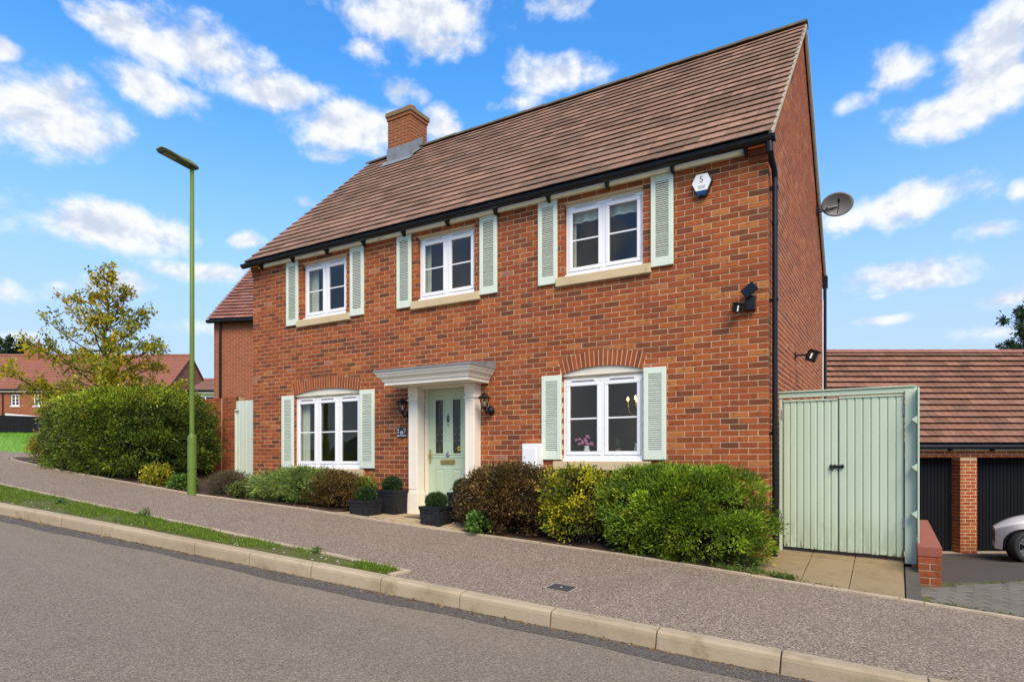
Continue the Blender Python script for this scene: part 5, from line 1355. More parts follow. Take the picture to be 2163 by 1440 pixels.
def planting():
    G = lambda x, y: zpav(x, y) + .01
    # clipped yew at the right-hand corner
    def bare(c): return (c[:, 0] > .20) & (c[:, 0] < .62) & (c[:, 1] < -.2) & (c[:, 2] < .42 + .10*np.sin(c[:, 0]*9)) & (rng.random(len(c)) < .72)
    def ycol(p, cl, K):
        base = pick([(.19,.30,.018), (.24,.36,.02), (.125,.22,.016), (.085,.155,.014), (.32,.37,.022)], K, [.3,.22,.24,.16,.08], .15)[cl]
        return base * rng.uniform(.75, 1.25, (len(p), 1))
    bush('yew_bush', 'large bright green yew bush at the right corner of the house', 'bush', (8.72, -.44, G(8.72, -.5) - .03), (.95, .42, .56), 3.4, None, None, 1150, 60, .050, .043, seed=3, lump=.13, asp=.30, contrast=.5, depth_in=.30, jitter=.42, colfn=ycol, twigs=70, core='core_brown', bare=bare, corescale=.74, up=.35)
    bush('euonymus_bush', 'yellow variegated shrub between the dark bush and the yew', 'bush', (7.32, -.50, G(7.32, -.5)), (.50, .42, .47), 2.6, [(.52,.46,.012), (.40,.39,.02), (.16,.21,.02), (.10,.13,.015), (.06,.05,.018)], [.2,.14,.28,.22,.16], 380, 42, .046, .05, contrast=.5, depth_in=.35, jitter=.5, seed=5, lump=.16, asp=.5, twigs=30, core='core_brown', corescale=.74)
    bush('berberis_bush', 'dark bronze-leaved bush just right of the front door', 'bush', (6.32, -.52, G(6.32, -.55)), (.72, .43, .44), 3.0, [(.075,.04,.014), (.11,.06,.018), (.15,.10,.025), (.05,.04,.012), (.24,.14,.04)], [.28,.27,.22,.13,.10], 760, 48, .036, .046, contrast=.55, depth_in=.32, jitter=.55, seed=7, lump=.12, asp=.5, twigs=40, core='core_brown', corescale=.78)
    bush('small_weed', 'small bright green plant at the foot of the bronze bush', 'plant', (6.08, -.95, G(6.08, -.95)), (.13, .10, .15), 2.0, [(.10,.21,.025), (.075,.17,.02), (.14,.25,.04)], None, 30, 34, .05, .04, seed=8, lump=.2, asp=.7, core='core', corescale=.5)
    # juniper, bronze shrub and heather left of the door
    def jcol(p, cl, K):
        base = pick([(.15,.22,.045), (.19,.27,.055), (.10,.16,.035), (.25,.31,.075)], K, None, .15)[cl]; return base * rng.uniform(.75, 1.25, (len(p), 1))
    bush('juniper_bush', 'spreading soft green juniper under the left lower window', 'bush', (1.98, -.58, G(1.98, -.6)), (.98, .56, .215), 2.6, None, None, 460, 80, .075, .05, seed=11, lump=.30, contrast=.5, depth_in=.25, asp=.16, colfn=jcol, up=.0, corescale=.82, jitter=.55)
    bush('bronze_bush', 'low bronze-brown shrub between juniper and planters', 'bush', (2.98, -.56, G(2.98, -.6)), (.52, .46, .25), 2.6, [(.08,.045,.018), (.12,.065,.02), (.15,.11,.022), (.055,.045,.014), (.24,.15,.02)], [.3,.25,.2,.17,.08], 460, 50, .030, .05, seed=13, lump=.18, asp=.5, twigs=20, core='core_brown', corescale=.76)
    bush('spotted_plant', 'small yellow-green plant behind the small planter', 'plant', (3.42, -.42, G(3.42, -.5)), (.18, .16, .25), 2.2, [(.14,.20,.02), (.22,.24,.02), (.08,.13,.02)], None, 60, 34, .045, .045, seed=14, lump=.2, asp=.55, core='core', corescale=.6)
    bush('heather', 'grey-brown heather at the foot of the brick pier', 'plant', (.62, -.95, G(.62, -1.0)), (.42, .30, .16), 2.2, [(.12,.09,.055), (.09,.08,.04), (.16,.11,.075), (.08,.10,.03)], None, 240, 40, .045, .05, seed=15, lump=.25, asp=.14, core='core_brown', corescale=.7, up=.7)
    bush('clump_plant', 'rounded pale green plant at the left end of the juniper', 'plant', (1.14, -1.12, G(1.14, -1.1)), (.16, .14, .125), 2.2, [(.13,.17,.03), (.09,.14,.025), (.17,.2,.05)], None, 70, 30, .03, .035, seed=16, lump=.1, asp=.6, corescale=.75)
    # long hedge
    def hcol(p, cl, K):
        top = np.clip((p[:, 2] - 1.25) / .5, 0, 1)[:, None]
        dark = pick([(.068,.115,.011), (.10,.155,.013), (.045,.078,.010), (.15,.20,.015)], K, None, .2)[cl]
        new = pick([(.32,.40,.016), (.26,.34,.018), (.38,.42,.02)], K, None, .2)[cl]  # lighter leaves for the top, light from above put into the colour
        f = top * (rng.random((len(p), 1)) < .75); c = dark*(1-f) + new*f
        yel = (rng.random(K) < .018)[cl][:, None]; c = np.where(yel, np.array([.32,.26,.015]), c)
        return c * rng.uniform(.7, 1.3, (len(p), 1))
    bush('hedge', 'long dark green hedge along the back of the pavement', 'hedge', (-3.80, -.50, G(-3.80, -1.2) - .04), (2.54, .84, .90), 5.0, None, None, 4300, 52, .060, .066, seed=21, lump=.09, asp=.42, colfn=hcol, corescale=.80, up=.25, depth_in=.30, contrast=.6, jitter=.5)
    bush('blue_conifer', 'blue-green conifer at the far left end of the hedge', 'bush', (-6.4, .35, G(-6.4, 0)), (.75, .75, .80), 2.3, [(.045,.09,.055), (.065,.115,.07), (.035,.07,.045)], None, 420, 45, .06, .08, seed=22, lump=.15, asp=.25, corescale=.8)
    bush('golden_shrub', 'golden-leaved low shrub at the left tip of the hedge', 'bush', (-6.1, -.75, G(-6.1, -.9)), (.75, .42, .40), 2.2, [(.26,.22,.02), (.18,.17,.02), (.10,.13,.02), (.3,.2,.02)], None, 260, 40, .05, .07, seed=23, lump=.2, asp=.5, core='core_brown', corescale=.7)
    bush('yellow_shrub', 'bright yellow low shrub at the foot of the hedge', 'bush', (-1.25, -1.18, G(-1.25, -1.2)), (.46, .14, .17), 1.8, [(.40,.34,.01), (.32,.29,.012), (.16,.19,.015), (.07,.12,.015)], [.35,.25,.2,.2], 90, 26, .045, .065, seed=24, lump=.5, asp=.55, core='core', corescale=.55)
    bush('ground_plant', 'low green weed beside the foot of the lamp post', 'plant', (-.40, -1.2, G(-.40, -1.25)), (.34, .12, .10), 1.8, [(.075,.16,.02), (.10,.19,.03)], None, 80, 30, .05, .045, seed=25, lump=.3, asp=.6, corescale=.5)
planting()

# ---- planters with clipped box balls
def planters():
    def planter(x, y, z, s, h, label, seed, ball=.135):
        t = thing('planter', label, 'planter', (x, y, z), R(random.uniform(-3, 3)), 'grey planters by the front door'); a = s / 2
        mb = MB(); secs = [(-.0, .94), (.035, .94), (.036, .90), (h - .05, .97), (h - .045, 1.02), (h - .005, 1.04), (h, 1.03), (h, .92), (h - .05, .90)]
        vs_ = []
        for (zz, k) in secs: vs_ += [(-a*k,-a*k,zz), (a*k,-a*k,zz), (a*k,a*k,zz), (-a*k,a*k,zz)]
        mb.add(vs_, [(i*4+q, i*4+(q+1) % 4, i*4+4+(q+1) % 4, i*4+4+q) for i in range(len(secs)-1) for q in range(4)] + [(0,3,2,1)]); mb.build('pot', M['planter'], t)
        # raised rounded panel on each face
        mb = MB(); pw, p0, p1 = a*.62, .075, h - .085
        for q in range(4):
            mm = Matrix.Rotation(q*math.pi/2, 3, 'Z'); pts = []
            for (cx, cz, a0) in ((pw-.04, p1-.02, 0), (-pw+.04, p1-.02, 90), (-pw+.04, p0+.04, 180), (pw-.04, p0+.04, 270)):
                for k in range(4): an = R(a0 + k*30); pts.append((cx + .04*math.cos(an), cz + .04*math.sin(an)*(1 if a0 > 90 else .5)))
            mb.tube([mm @ Vector((px, -a*lerp(.90, .97, (pz-.036)/(h-.086)) - .002, pz)) for px, pz in pts + [pts[0]]], .006, 5, cap=False)
        mb.build('panel_moulding', M['planter'], t)
        mb = MB(); mb.add([(-a*.9,-a*.9,h-.035), (a*.9,-a*.9,h-.035), (a*.9,a*.9,h-.035), (-a*.9,a*.9,h-.035)], [(0,1,2,3)]); mb.build('compost', M['soil'], t, recalc=False)
        b = bush('box_ball', 'clipped box ball in the ' + label, 'topiary', (x, y, z + h - .05), (ball, ball, ball*.86), 2.0, [(.022,.05,.014), (.035,.075,.018), (.05,.095,.022)], None, 330, 30, .018, .014, seed=seed, lump=.04, asp=.7, corescale=.93, depth_in=.06)
        b['group'] = 'box balls in the planters'
    planter(3.86, -.84, -.955, .37, .305, 'small grey square planter nearest the bronze shrub', 31)
    planter(4.00, -.38, -.925, .36, .42, 'tall grey square planter against the left pilaster', 32, .14)
    planter(5.22, -.80, -1.01, .36, .315, 'small grey square planter in front of the door', 33)
    planter(5.40, -.36, -.93, .36, .42, 'tall grey square planter half hidden by the bronze bush', 34, .14)
planters()

# ---- grass verge
def verge():
    def vy(x, v): return lerp(yk(x) + .13, -3.125, v)
    def f(u, v):
        x = lerp(-12, 6.60, u); y = vy(x, v); return (x, y, zpav(x, y) - .004 + .018*math.sin(v*math.pi) + .006*math.sin(x*7 + v*5)*math.sin(v*math.pi))
    struct(sheet('verge_ground', M['verge_soil'], f, 160, 6))
    N = 42000; x = rng.uniform(-9, 6.55, N) ; v = rng.random(N); y = np.array([vy(a, b) for a, b in zip(x, v)])
    z = np.array([zpav(a, b) for a, b in zip(x, y)]) + .008 * np.sin(v * np.pi)
    p = np.stack([x, y, z], 1); den = fbm3(p * np.array([1, 1, 0]), 2.0, 5) + .35*fbm3(p * np.array([1, 1, 0]), 6, 6) - .06*np.clip(x, 0, 7)
    k = (den > -.15 + rng.normal(0, .22, N)) & (v > .06) & (v < .95); p = p[k]; n = len(p)
    col = pick([(.13,.22,.012), (.16,.27,.015), (.10,.17,.015), (.20,.22,.03)], n, [.35,.3,.25,.1], .25)
    stuff(tag(leaves('verge_grass', p, np.tile([0, 0, 1.], (n, 1)), .045, col, M['grass'], None, .16, .3, .7, .05), 'patchy short green grass in the roadside verge', 'grass'))
    # lawn grass
    rows = []
    for q in range(9000):
        u, t_ = rng.random(), rng.random()**1.3
        a = at(lerp(-60, 120, u), 959 + 3*lerp(.5, .75, u), lerp(20, 18.8, u)); b = at(lerp(-60, 120, u), 912 + 4*lerp(.5, .75, u), 40); w = a.lerp(b, t_); w.z += .10*math.sin(t_*math.pi); rows.append(w)
    p = np.array([list(r_) for r_ in rows]); col = pick([(.15,.31,.015), (.17,.35,.02), (.12,.27,.012)], len(p), None, .2)
    stuff(tag(leaves('lawn_grass', p, np.tile([0, 0, 1.], (len(p), 1)), .07, col, M['grass'], None, .3, .3, .6, .05), 'bright green mown lawn below the dark fence', 'grass'))
    # weeds and litter
    for i, (x, v, s_, lab) in enumerate(((.10, .55, .05, 'small upright weed at the far end of the verge'), (1.95, .86, .055, 'leafy weed against the verge edging by the lamp post'), (5.35, .92, .028, 'tiny weed on the verge edging near its end'))):
        y = vy(x, v); bush('verge_weed', lab, 'weed', (x, y, zpav(x, y)), (s_*1.3, s_*.9, s_), 2.0, [(.09,.18,.02), (.12,.22,.03)], None, 14, 14, .028, .016, seed=50+i, lump=.3, asp=.5, corescale=.3)
    mb = MB()
    for k in range(130):
        x = random.uniform(-3, 6.5); v = random.random(); y = vy(x, v); s_ = random.uniform(.006, .016); z = zpav(x, y) + .012
        mb.lathe([(0,-s_*.5), (s_,0), (s_*.6,s_*.5), (0,s_*.6)], 6, (x, y, z), smooth=False)
    stuff(tag(mb.build('verge_stones', paint('pale_stone', (.42,.38,.33), .8), recalc=False), 'scattered pale pebbles among the verge grass', 'pebbles'))
    # dead leaves in the channel and on the pavement
    n = 900; x = rng.uniform(-6, 11.5, n); y = np.array([yk(a) for a in x]) - np.abs(rng.exponential(.035, n)) - .012; z = np.array([zk(a) for a in x]) - .140
    n2 = 46; x2 = rng.uniform(-3, 12, n2); y2 = rng.uniform(-3, -1, n2); z2 = np.array([zpav(a, b) for a, b in zip(x2, y2)]) + .004
    n3 = 150; x3 = rng.uniform(-6, 11, n3); y3 = np.array([yedge(a) for a in x3]) + rng.normal(.05, .05, n3); z3 = np.array([zpav(a, b) for a, b in zip(x3, y3)]) + .022
    p = np.stack([np.r_[x, x2, x3], np.r_[y, y2, y3], np.r_[z, z2, z3]], 1); m = len(p); d = rng.normal(0, 1, (m, 3)); d[:, 2] *= .12
    stuff(tag(leaves('fallen_leaves', p, d, .030, pick([(.33,.19,.06), (.26,.13,.04), (.40,.27,.12), (.18,.09,.035)], m), M['leaf'], None, .6, 0, .1, .3), 'dry fallen leaves along the kerb and pavement edge', 'fallen leaves'))
    # moss and weeds along the edgings
    n = 5200; x = rng.uniform(8.8, 14, n); w = fbm3(np.stack([x, x*0, x*0], 1), 5, 9); k = w > .15; x = x[k]; y = np.array([yedge(a) for a in x]) + .035 + np.abs(rng.normal(0, .02, len(x)))
    p = np.stack([x, y, np.array([zpav(a, b) for a, b in zip(x, y)]) + .012], 1); m = len(p)
    q = []
    for i in range(900):
        xx = random.uniform(11.45, 14.5); yy = .05 + (xx - 11.4)*1.05 + random.gauss(0, .02)
        if math.sin(xx*9) + math.sin(xx*23) > -.3: q.append((xx, yy, zcourt(xx, yy) + .006))
    p = np.r_[p[::6], np.array(q)]; m = len(p)
    stuff(tag(leaves('joint_moss', p, np.tile([0, 0, 1.], (m, 1)), .022, pick([(.12,.16,.02), (.16,.17,.03), (.09,.14,.02)], m), M['grass'], None, .4, .2, .8, .1), 'moss and tiny weeds along the paving edges', 'moss'))
    n = 600
    pts = np.array([(9.25, -.72), (9.42, -.76), (9.62, -.70), (9.85, -.74), (9.98, -.77)])[rng.integers(0, 5, n)] + rng.normal(0, .05, (n, 2))
    p = np.stack([pts[:, 0], np.maximum(pts[:, 1], -.79), np.array([zpav(a, b) for a, b in pts]) + .02], 1)
    stuff(tag(leaves('apron_weeds', p, np.tile([0, 0, 1.], (n, 1)), .05, pick([(.09,.15,.02), (.13,.18,.03)], n), M['grass'], None, .35, .3, .7, .1), 'low green weeds at the foot of the yew', 'weeds'))
verge()

# ---- trees
def tree(name, label, base, H, trunk_r, nb, crown, cols, w, leaf, seed, nleaf=30, blen=1.0, lowfrac=.25, asp=.55, upang=(.35, .9), group=None, dense=1.0, thin=0):
    t = thing(name, label, 'tree', base, 0, group); g = np.random.default_rng(seed); mb = MB(); P = []; D = []; C = []
    tr = [Vector((0, 0, 0))]
    for i in range(1, 9): tr.append(Vector((g.normal(0, .03)*i*.4, g.normal(0, .03)*i*.4, H*i/8)))
    mb.tube(tr, [trunk_r*(1 - .9*i/8) + .006 for i in range(9)], 8)
    for b in range(nb):
        f = lowfrac + (1 - lowfrac)*((b + g.random())/nb)**.9; h = H*f; i = min(7, int(f*8)); q = tr[i].lerp(tr[i+1], f*8 - i)
        a = b*2.4 + g.normal(0, .4); L = crown(f)*blen*g.uniform(.65, 1.15); ua = g.uniform(*upang); d = Vector((math.cos(a)*math.cos(ua), math.sin(a)*math.cos(ua), math.sin(ua)))
        pts = [q]; ns = 5
        for s_ in range(ns): d = (d + Vector(g.normal(0, .12, 3)) + Vector((0, 0, .03))).normalized(); pts.append(pts[-1] + d*L/ns)
        r0 = trunk_r*.42*(1 - f*.6); mb.tube(pts, [r0*(1 - .85*s_/ns) + .003 for s_ in range(ns+1)], 5)
        br_col = pick(cols, 1, w, .1)[0]
        for tw in range(int((4 + L*4)*dense)):
            u = .25 + .75*g.random(); j = min(ns-1, int(u*ns)); q2 = pts[j].lerp(pts[j+1], u*ns - j); d2 = (d*.5 + Vector(g.normal(0, .7, 3))).normalized(); l2 = L*.30*g.uniform(.4, 1)*(1.25 - u*.5)
            e2 = q2 + d2*l2; mb.tube([q2, q2.lerp(e2, .5) + Vector(g.normal(0, .02, 3)), e2], [.007, .005, .002], 3)
            n = int(nleaf*g.uniform(.5, 1.3)*(1 - thin*f)); s = g.random(n)**.7; pp = np.array(q2)[None]*(1 - s[:, None]) + np.array(e2)[None]*s[:, None] + g.normal(0, .05 + .06*l2, (n, 3))
            P.append(pp); D.append(np.tile(np.array(d2), (n, 1)) + g.normal(0, .5, (n, 3))); cc = pick(cols, n, w, .2)*.45 + br_col[None]*.55; C.append(cc*g.uniform(.7, 1.25))
    mb.build('trunk', M['bark'], t)
    leaves('crown', np.concatenate(P), np.concatenate(D), leaf, np.clip(np.concatenate(C), 0, 1), M['leaf'], t, asp, -.1, .7); return t
def trees():
    b = at(222, 960, 23.0); b.z = -.2
    def crown(f): return 4.3*(1 - f)**.9 + .2
    tree('autumn_oak', 'young autumn tree turning yellow behind the hedge', b, 7.2, .10, 58, crown, [(.27,.29,.015), (.44,.36,.012), (.55,.38,.012), (.19,.235,.016), (.52,.29,.015)], [.32,.24,.18,.18,.08], .125, 4, 46, .92, .18, upang=(.1, .75), group='trees behind the houses', dense=1.0, thin=.85)
    b = at(2188, 1000, 21.0); b.z = -2.3
    tree('dark_conifer', 'dark green feathery tree behind the garage', b, 7.7, .14, 80, lambda f: 2.3*(1 - f)**.8 + .3, [(.022,.055,.022), (.035,.075,.028), (.05,.09,.03)], None, .13, 9, 40, 1.0, .1, asp=.3, upang=(-.05, .5), group='trees behind the houses', dense=1.3)
    for (px, py, Z, hh, s_, lab) in ((5, 960, 64, 9.6, 12, 'dark tree top showing above the far chimney'), (42, 960, 66, 9.2, 13, 'rounded tree top behind the far tiled roof')):
        b = at(px, py, Z); b.z = 2.0; tree('far_tree', lab, b, hh, .2, 34, lambda f: 2.6*(1 - (f-.6)**2*2) if f > .1 else 1, [(.035,.06,.02), (.05,.08,.025)], None, .3, s_, 14, .9, .35, group='trees behind the houses')
trees()

# ---------------------------------------------------------------- garages
def garage_block():
    Z = 13.8; X0, X1 = 5.6, 12.83; zb, ze, zr, dr = -2.07, .30, 2.67, 2.37
    t = thing('garage_block', 'brick garages with red tiled roof and dark doors behind the gate', 'garage', vw(X0, Z, zb), AL); L = X1 - X0; z = lambda v: v - zb
    lx = lambda X: X - X0
    p0, p1 = lx(9.73), lx(10.10); d1, d2 = lx(7.40), lx(12.42); rec = .27; dt = .03
    mb = MB()   # mortar core of the front piers and side walls
    for (a, b) in ((0, d1), (p0, p1), (d2, L - .02)): mb.box(a + .005, b - .005, .004, rec + .1, -.3, z(dt))
    mb.box(.01, L - .03, .004, rec + .1, z(dt), z(.20)); mb.box(.02, L - .04, rec + .11, 4.7, -.3, z(.2))
    mb.build('wall_core', M['mortar'], t)
    n = int((dt - zb) / COURSE) + 1; z0 = 0
    brick_block(t, None, [(p1 - p0, lambda u, d, w: (p0 + u, -d, w), 0), (rec, lambda u, d, w: (p0 - d, rec - u, w), 1)], z0, n - 1, M['brick_garage'], J=.0062, rnd=(.2, .95))
    brick_block(t, None, [(L - p0 + .85, lambda u, d, w: (p0 - .9 + u, -d, w), 0)], z(dt) - .02, 2, M['brick_garage'], J=.0062, rnd=(.2, .95))
    mb = MB()
    for (a, b) in ((0, d1), (d2, L)):
        for k in range(n):
            us = [a] + [a + .225*i + (k % 2)*.1125 for i in range(1, 40) if a + .225*i + (k % 2)*.1125 < b - .04] + [b]
            for u, v in zip(us, us[1:]): brick8(mb, lambda uu, d, w: (uu, -d, w), u + .005, v - .005, u + .005, v - .005, k*COURSE + .005, (k+1)*COURSE - .005, -.05, 0, .2 + .75*random.random())
    for k in range(2):
        for i in range(int((p0 - .9)/.225)): brick8(mb, lambda uu, d, w: (uu, -d, w), i*.225 + .005, (i+1)*.225 - .005, i*.225 + .005, (i+1)*.225 - .005, z(dt) - .02 + k*COURSE + .005, z(dt) - .02 + (k+1)*COURSE - .005, -.05, 0, random.random())
    stuff(mb.build('brickwork', M['brick_garage'], t, recalc=False))
    for (a, b) in ((d1, p0), (p1, d2)):
        mb = MB(); mb.box(a, b, rec + .012, rec + .05, .02, z(dt) - .02); dd = mb.build('garage_door', M['garage_door'], t); w_ = (b - a) / 30
        for i in range(30): mb = MB(); mb.bbox(a + i*w_ + .006, a + (i+1)*w_ - .006, rec - .006, rec + .0115, .03, z(dt) - .03, .004); mb.build('door_rib', M['garage_door'], dd)
        mb = MB(); mb.box(a - .02, b + .02, -.02, rec + .05, -.06, .015); mb.build('threshold', M['edging'], t)
    mb = MB(); mb.box(-.05, L + .05, -.10, -.012, z(.165), z(.21)); mb.build('soffit_board', M['fascia'], t)
    mb = MB(); mb.tube([(-.05, -.17, z(.245)), (L + .05, -.17, z(.245))], .055, 10); gu = mb.build('gutter', M['black'], t)
    for i in range(9): mb = MB(); mb.box(i*.9 + .2, i*.9 + .24, -.2, -.08, z(.155), z(.205)); mb.build('gutter_bracket', M['black'], gu)
    rf = MB(); rf.add([(-.05, -.10, z(ze)), (L + .05, -.10, z(ze)), (L + .05, dr, z(zr)), (-.05, dr, z(zr)), (L + .05, 2*dr, z(ze)), (-.05, 2*dr, z(ze))], [(0,1,2,3), (3,2,4,5)])
    rf.add([(L - .02, 0, z(.2)), (L - .02, 2*dr, z(.2)), (L - .02, dr, z(zr) - .05)], [(0,1,2)], 0, 1); roof = rf.build('roof', [M['felt'], M['fbrick']], t, recalc=False)
    def seen(c):
        j, a, b = c; Xc = (a + b)/2 + X0; f = (j + .5)/16; zz = lerp(ze, zr, f); Zc = Z + lerp(-.12, dr, f); px = PX + Xc/Zc*FPX; py = PY - zz/Zc*FPX
        lim = 1745 if py < 822 else 1935
        return 1e6 if px < lim or px > 2200 else abs(px - 2050)
    roof_slope(roof, M['tile_red'], -.05, L + .05, -.13, z(ze) - .01, dr, z(zr) + .01, .214, .334, 300, seen, lift=.080)
    for i in range(17):
        mb = MB(); x = -.05 + i*.445; vs_ = []
        for s_ in (0, .44):
            for k in range(9): an = math.pi*k/8; rr = .12 + (.012 if s_ > 0 else 0); vs_.append((x + s_, dr - math.cos(an)*rr, z(zr) + math.sin(an)*rr*.75))
        mb.add(vs_, [(k, k+1, k+10, k+9) for k in range(8)] + [tuple(range(9)), tuple(range(17, 8, -1))]); mb.build('ridge_tile', M['ridge_red'], roof)
garage_block()

# ---------------------------------------------------------------- neighbouring houses
def simple_house(name, label, loc, rz, L, D, ze, zr, wallm, tilem, wins=(), pipes=(), gut=True, zb=-1.5, chimney_=None, win_w=.58, group=None, tiles=None, frame_m='upvc', fas=True):
    t = thing(name, label, 'house', loc, rz, group)
    mb = MB(); xs = sorted({0, L} | {w[0] - win_w/2 for w in wins} | {w[0] + win_w/2 for w in wins})
    for a, b in zip(xs, xs[1:]):
        c = [w for w in wins if w[0] - win_w/2 <= a + 1e-6 and b <= w[0] + win_w/2 + 1e-6]
        if c:
            w = c[0]; mb.add([(a,0,zb),(b,0,zb),(b,0,w[1]),(a,0,w[1])], [(0,1,2,3)]); mb.add([(a,0,w[2]),(b,0,w[2]),(b,0,ze),(a,0,ze)], [(0,1,2,3)])
        else: mb.add([(a,0,zb),(b,0,zb),(b,0,ze),(a,0,ze)], [(0,1,2,3)])
    mb.add([(0,0,zb),(0,D,zb),(0,D,ze),(0,D/2,zr-.05),(0,0,ze)], [(0,1,2,3,4)]); mb.add([(L,0,zb),(L,D,zb),(L,D,ze),(L,D/2,zr-.05),(L,0,ze)], [(4,3,2,1,0)]); mb.add([(0,D,zb),(L,D,zb),(L,D,ze),(0,D,ze)], [(3,2,1,0)])
    mb.build('wall', wallm, t, recalc=False)
    o = .12; mb = MB()
    mb.add([(-o,-.2,ze-.02),(L+o,-.2,ze-.02),(L+o,D/2,zr),(-o,D/2,zr),(L+o,D+.2,ze-.02),(-o,D+.2,ze-.02)], [(0,1,2,3),(3,2,4,5)]); mb.add([(-o,-.2,ze-.12),(L+o,-.2,ze-.12),(L+o,D/2,zr-.1),(-o,D/2,zr-.1),(L+o,D+.2,ze-.12),(-o,D+.2,ze-.12)], [(3,2,1,0),(5,4,2,3)])
    mb.add([(-o,-.2,ze-.02),(-o,D/2,zr),(-o,D+.2,ze-.02),(-o,D+.2,ze-.12),(-o,D/2,zr-.1),(-o,-.2,ze-.12)], [(0,1,4,5),(1,2,3,4)]); mb.add([(L+o,-.2,ze-.02),(L+o,D/2,zr),(L+o,D+.2,ze-.02),(L+o,D+.2,ze-.12),(L+o,D/2,zr-.1),(L+o,-.2,ze-.12)], [(5,4,1,0),(4,3,2,1)])
    rf = mb.build('roof', tilem, t, recalc=False)
    mb = MB(); mb.tube([(-o, D/2, zr + .02), (L + o, D/2, zr + .02)], .11, 8); mb.build('ridge', M['ridge_red'], rf)
    if tiles: roof_slope(rf, tiles, -o, L + o, -.22, ze - .0, D/2, zr + .02, .215, .334, 90, lambda c: c[1] + c[0]*.01 if c[1] < 3.2 else 1e6, lift=.07)
    if gut:
        mb = MB(); mb.tube([(-o, -.24, ze - .05), (L + o, -.24, ze - .05)], .06, 8); mb.build('gutter', M['black'], t)
        if fas: mb = MB(); mb.box(-.02, L + .02, -.19, -.02, ze - .22, ze - .12); mb.build('fascia', M['fascia'], t)
    for x in pipes: mb = MB(); mb.tube([(x, -.06, ze - .1), (x, -.06, zb)], .04, 8); mb.build('downpipe', M['black'], t)
    for (x, a, b) in wins:
        mb = MB(); h = win_w/2; fw = .06
        for (p, q, r_, s_) in ((x-h, x-h+fw, a, b), (x+h-fw, x+h, a, b), (x-h+fw, x+h-fw, b-fw, b), (x-h+fw, x+h-fw, a, a+fw), (x-.035, x+.035, a+fw, b-fw)): mb.box(p, q, .03, .10, r_, s_)
        mb.box(x-h-.06, x+h+.06, -.06, .05, a-.08, a-.002); w = mb.build('window', M[frame_m], t)
        for (p, q) in ((x-h+fw, x-.035), (x+.035, x+h-fw)): mb = MB(); mb.box(p, q, .06, .07, a+fw, b-fw); mb.build('pane', M['car_glass'], w)
        mb = MB()
        for k in (1, 2): zz = lerp(a+fw, b-fw, k/3); mb.box(x-h+fw, x+h-fw, .045, .058, zz-.012, zz+.012)
        mb.build('glazing_bar', M[frame_m], w)
    if chimney_:
        x, y, s_, h0, h1 = chimney_; mb = MB(); mb.box(x-s_, x+s_, y-s_, y+s_, h0, h1); mb.box(x-s_-.06, x+s_+.06, y-s_-.06, y+s_+.06, h1+.001, h1+.16); c = mb.build('chimney', wallm, t)
        for q in (-.25, .25): mb = MB(); mb.lathe([(.11,0),(.11,.3),(.13,.32),(.13,.38),(.08,.38)], 10, (x + q*s_*2, y, h1 + .16)); mb.build('chimney_pot', M['ridge_red'], c)
    return t
def neighbours():
    Zn = 22.2; zg = 0
    p = vw((452 - PX)/FPX*Zn, Zn, 0); simple_house('neighbour_house', 'brick house with ribbed brown roof directly behind the left corner', p, AL - .17, 6.5, 5.6, 4.78, 7.65, M['fbrick_n'], M['felt'], pipes=(.28,), zb=-1.2, tiles=M['tile_nb'], fas=False)
    Za = 47.0; s = FPX/Za; X = lambda px: (px - PX)/s; zz = lambda py: (PY - py)/s
    x0 = X(-160); simple_house('far_house', 'long red-roofed brick house beyond the dark fence', vw(x0, Za, 0), AL, X(352) - x0, 7.0, zz(822), zz(822) + 3.05, M['fbrick'], M['ftile'],
        wins=[(X(px) - x0, zz(857), zz(833)) for px in (-60, 32, 80, 131)], pipes=(X(7) - x0,), zb=-.5, chimney_=(X(2) - x0, 3.5, .55, zz(770), zz(722)), win_w=.60)
    Zc = 40.0; s2 = FPX/Zc; x1 = (402 - PX)/s2; zz2 = lambda py: (PY - py)/s2
    t = simple_house('far_bungalow', 'small pale building with brown roof beyond the neighbouring house', vw(x1, Zc, 0), AL, 5.0, 4.2, zz2(824), zz2(794), M['cream'], M['ftile2'], wins=[((425 - 402)/s2 + .25, zz2(858), zz2(836))], zb=-1, win_w=1.6)
    # dark board fence at the top of the lawn
    Zf = 40.0; s3 = FPX/Zf; xa, xb = (-120 - PX)/s3, (200 - PX)/s3; n = 64; f = thing('dark_fence', 'dark grey board fence at the top of the lawn', 'fence', vw(xa, Zf, 1.35), AL); w_ = (xb - xa)/n
    for i in range(n):
        mb = MB(); top = (PY - lerp(872, 884, i/n))/s3 - 1.35; mb.bbox(i*w_ + .006, (i+1)*w_ - .006, random.uniform(-.006, .006), .03, -.5, top, .006, random.random()); mb.build('board', M['dark_fence'], f)
    mb = MB(); mb.box(0, n*w_, .035, .09, .2, .3); mb.build('rail', M['dark_fence'], f)
    # white-edged low roof showing over the fence
    Zl = 43.0; s4 = FPX/Zl; xa, xb = (12 - PX)/s4, (104 - PX)/s4; t = thing('lean_to', 'low tiled lean-to with a white edge showing over the fence', 'lean-to', vw(xa, Zl, 0), AL)
    z0, z1 = (PY - 873)/s4, (PY - 882)/s4; L = xb - xa
    mb = MB(); mb.prism([(0, z0 - .16), (L, z1 - .14), (L, z1 - .9), (0, z0 - .9)], .02, 2.0, 'y'); mb.build('roof', M['ftile'], t)
    mb = MB(); mb.prism([(0, z0), (L*.45, z0 - .10), (L, z1), (L, z1 - .13), (L*.45, z0 - .21), (0, z0 - .13)], -.03, .06, 'y'); mb.build('edge_board', M['white'], t)
neighbours()

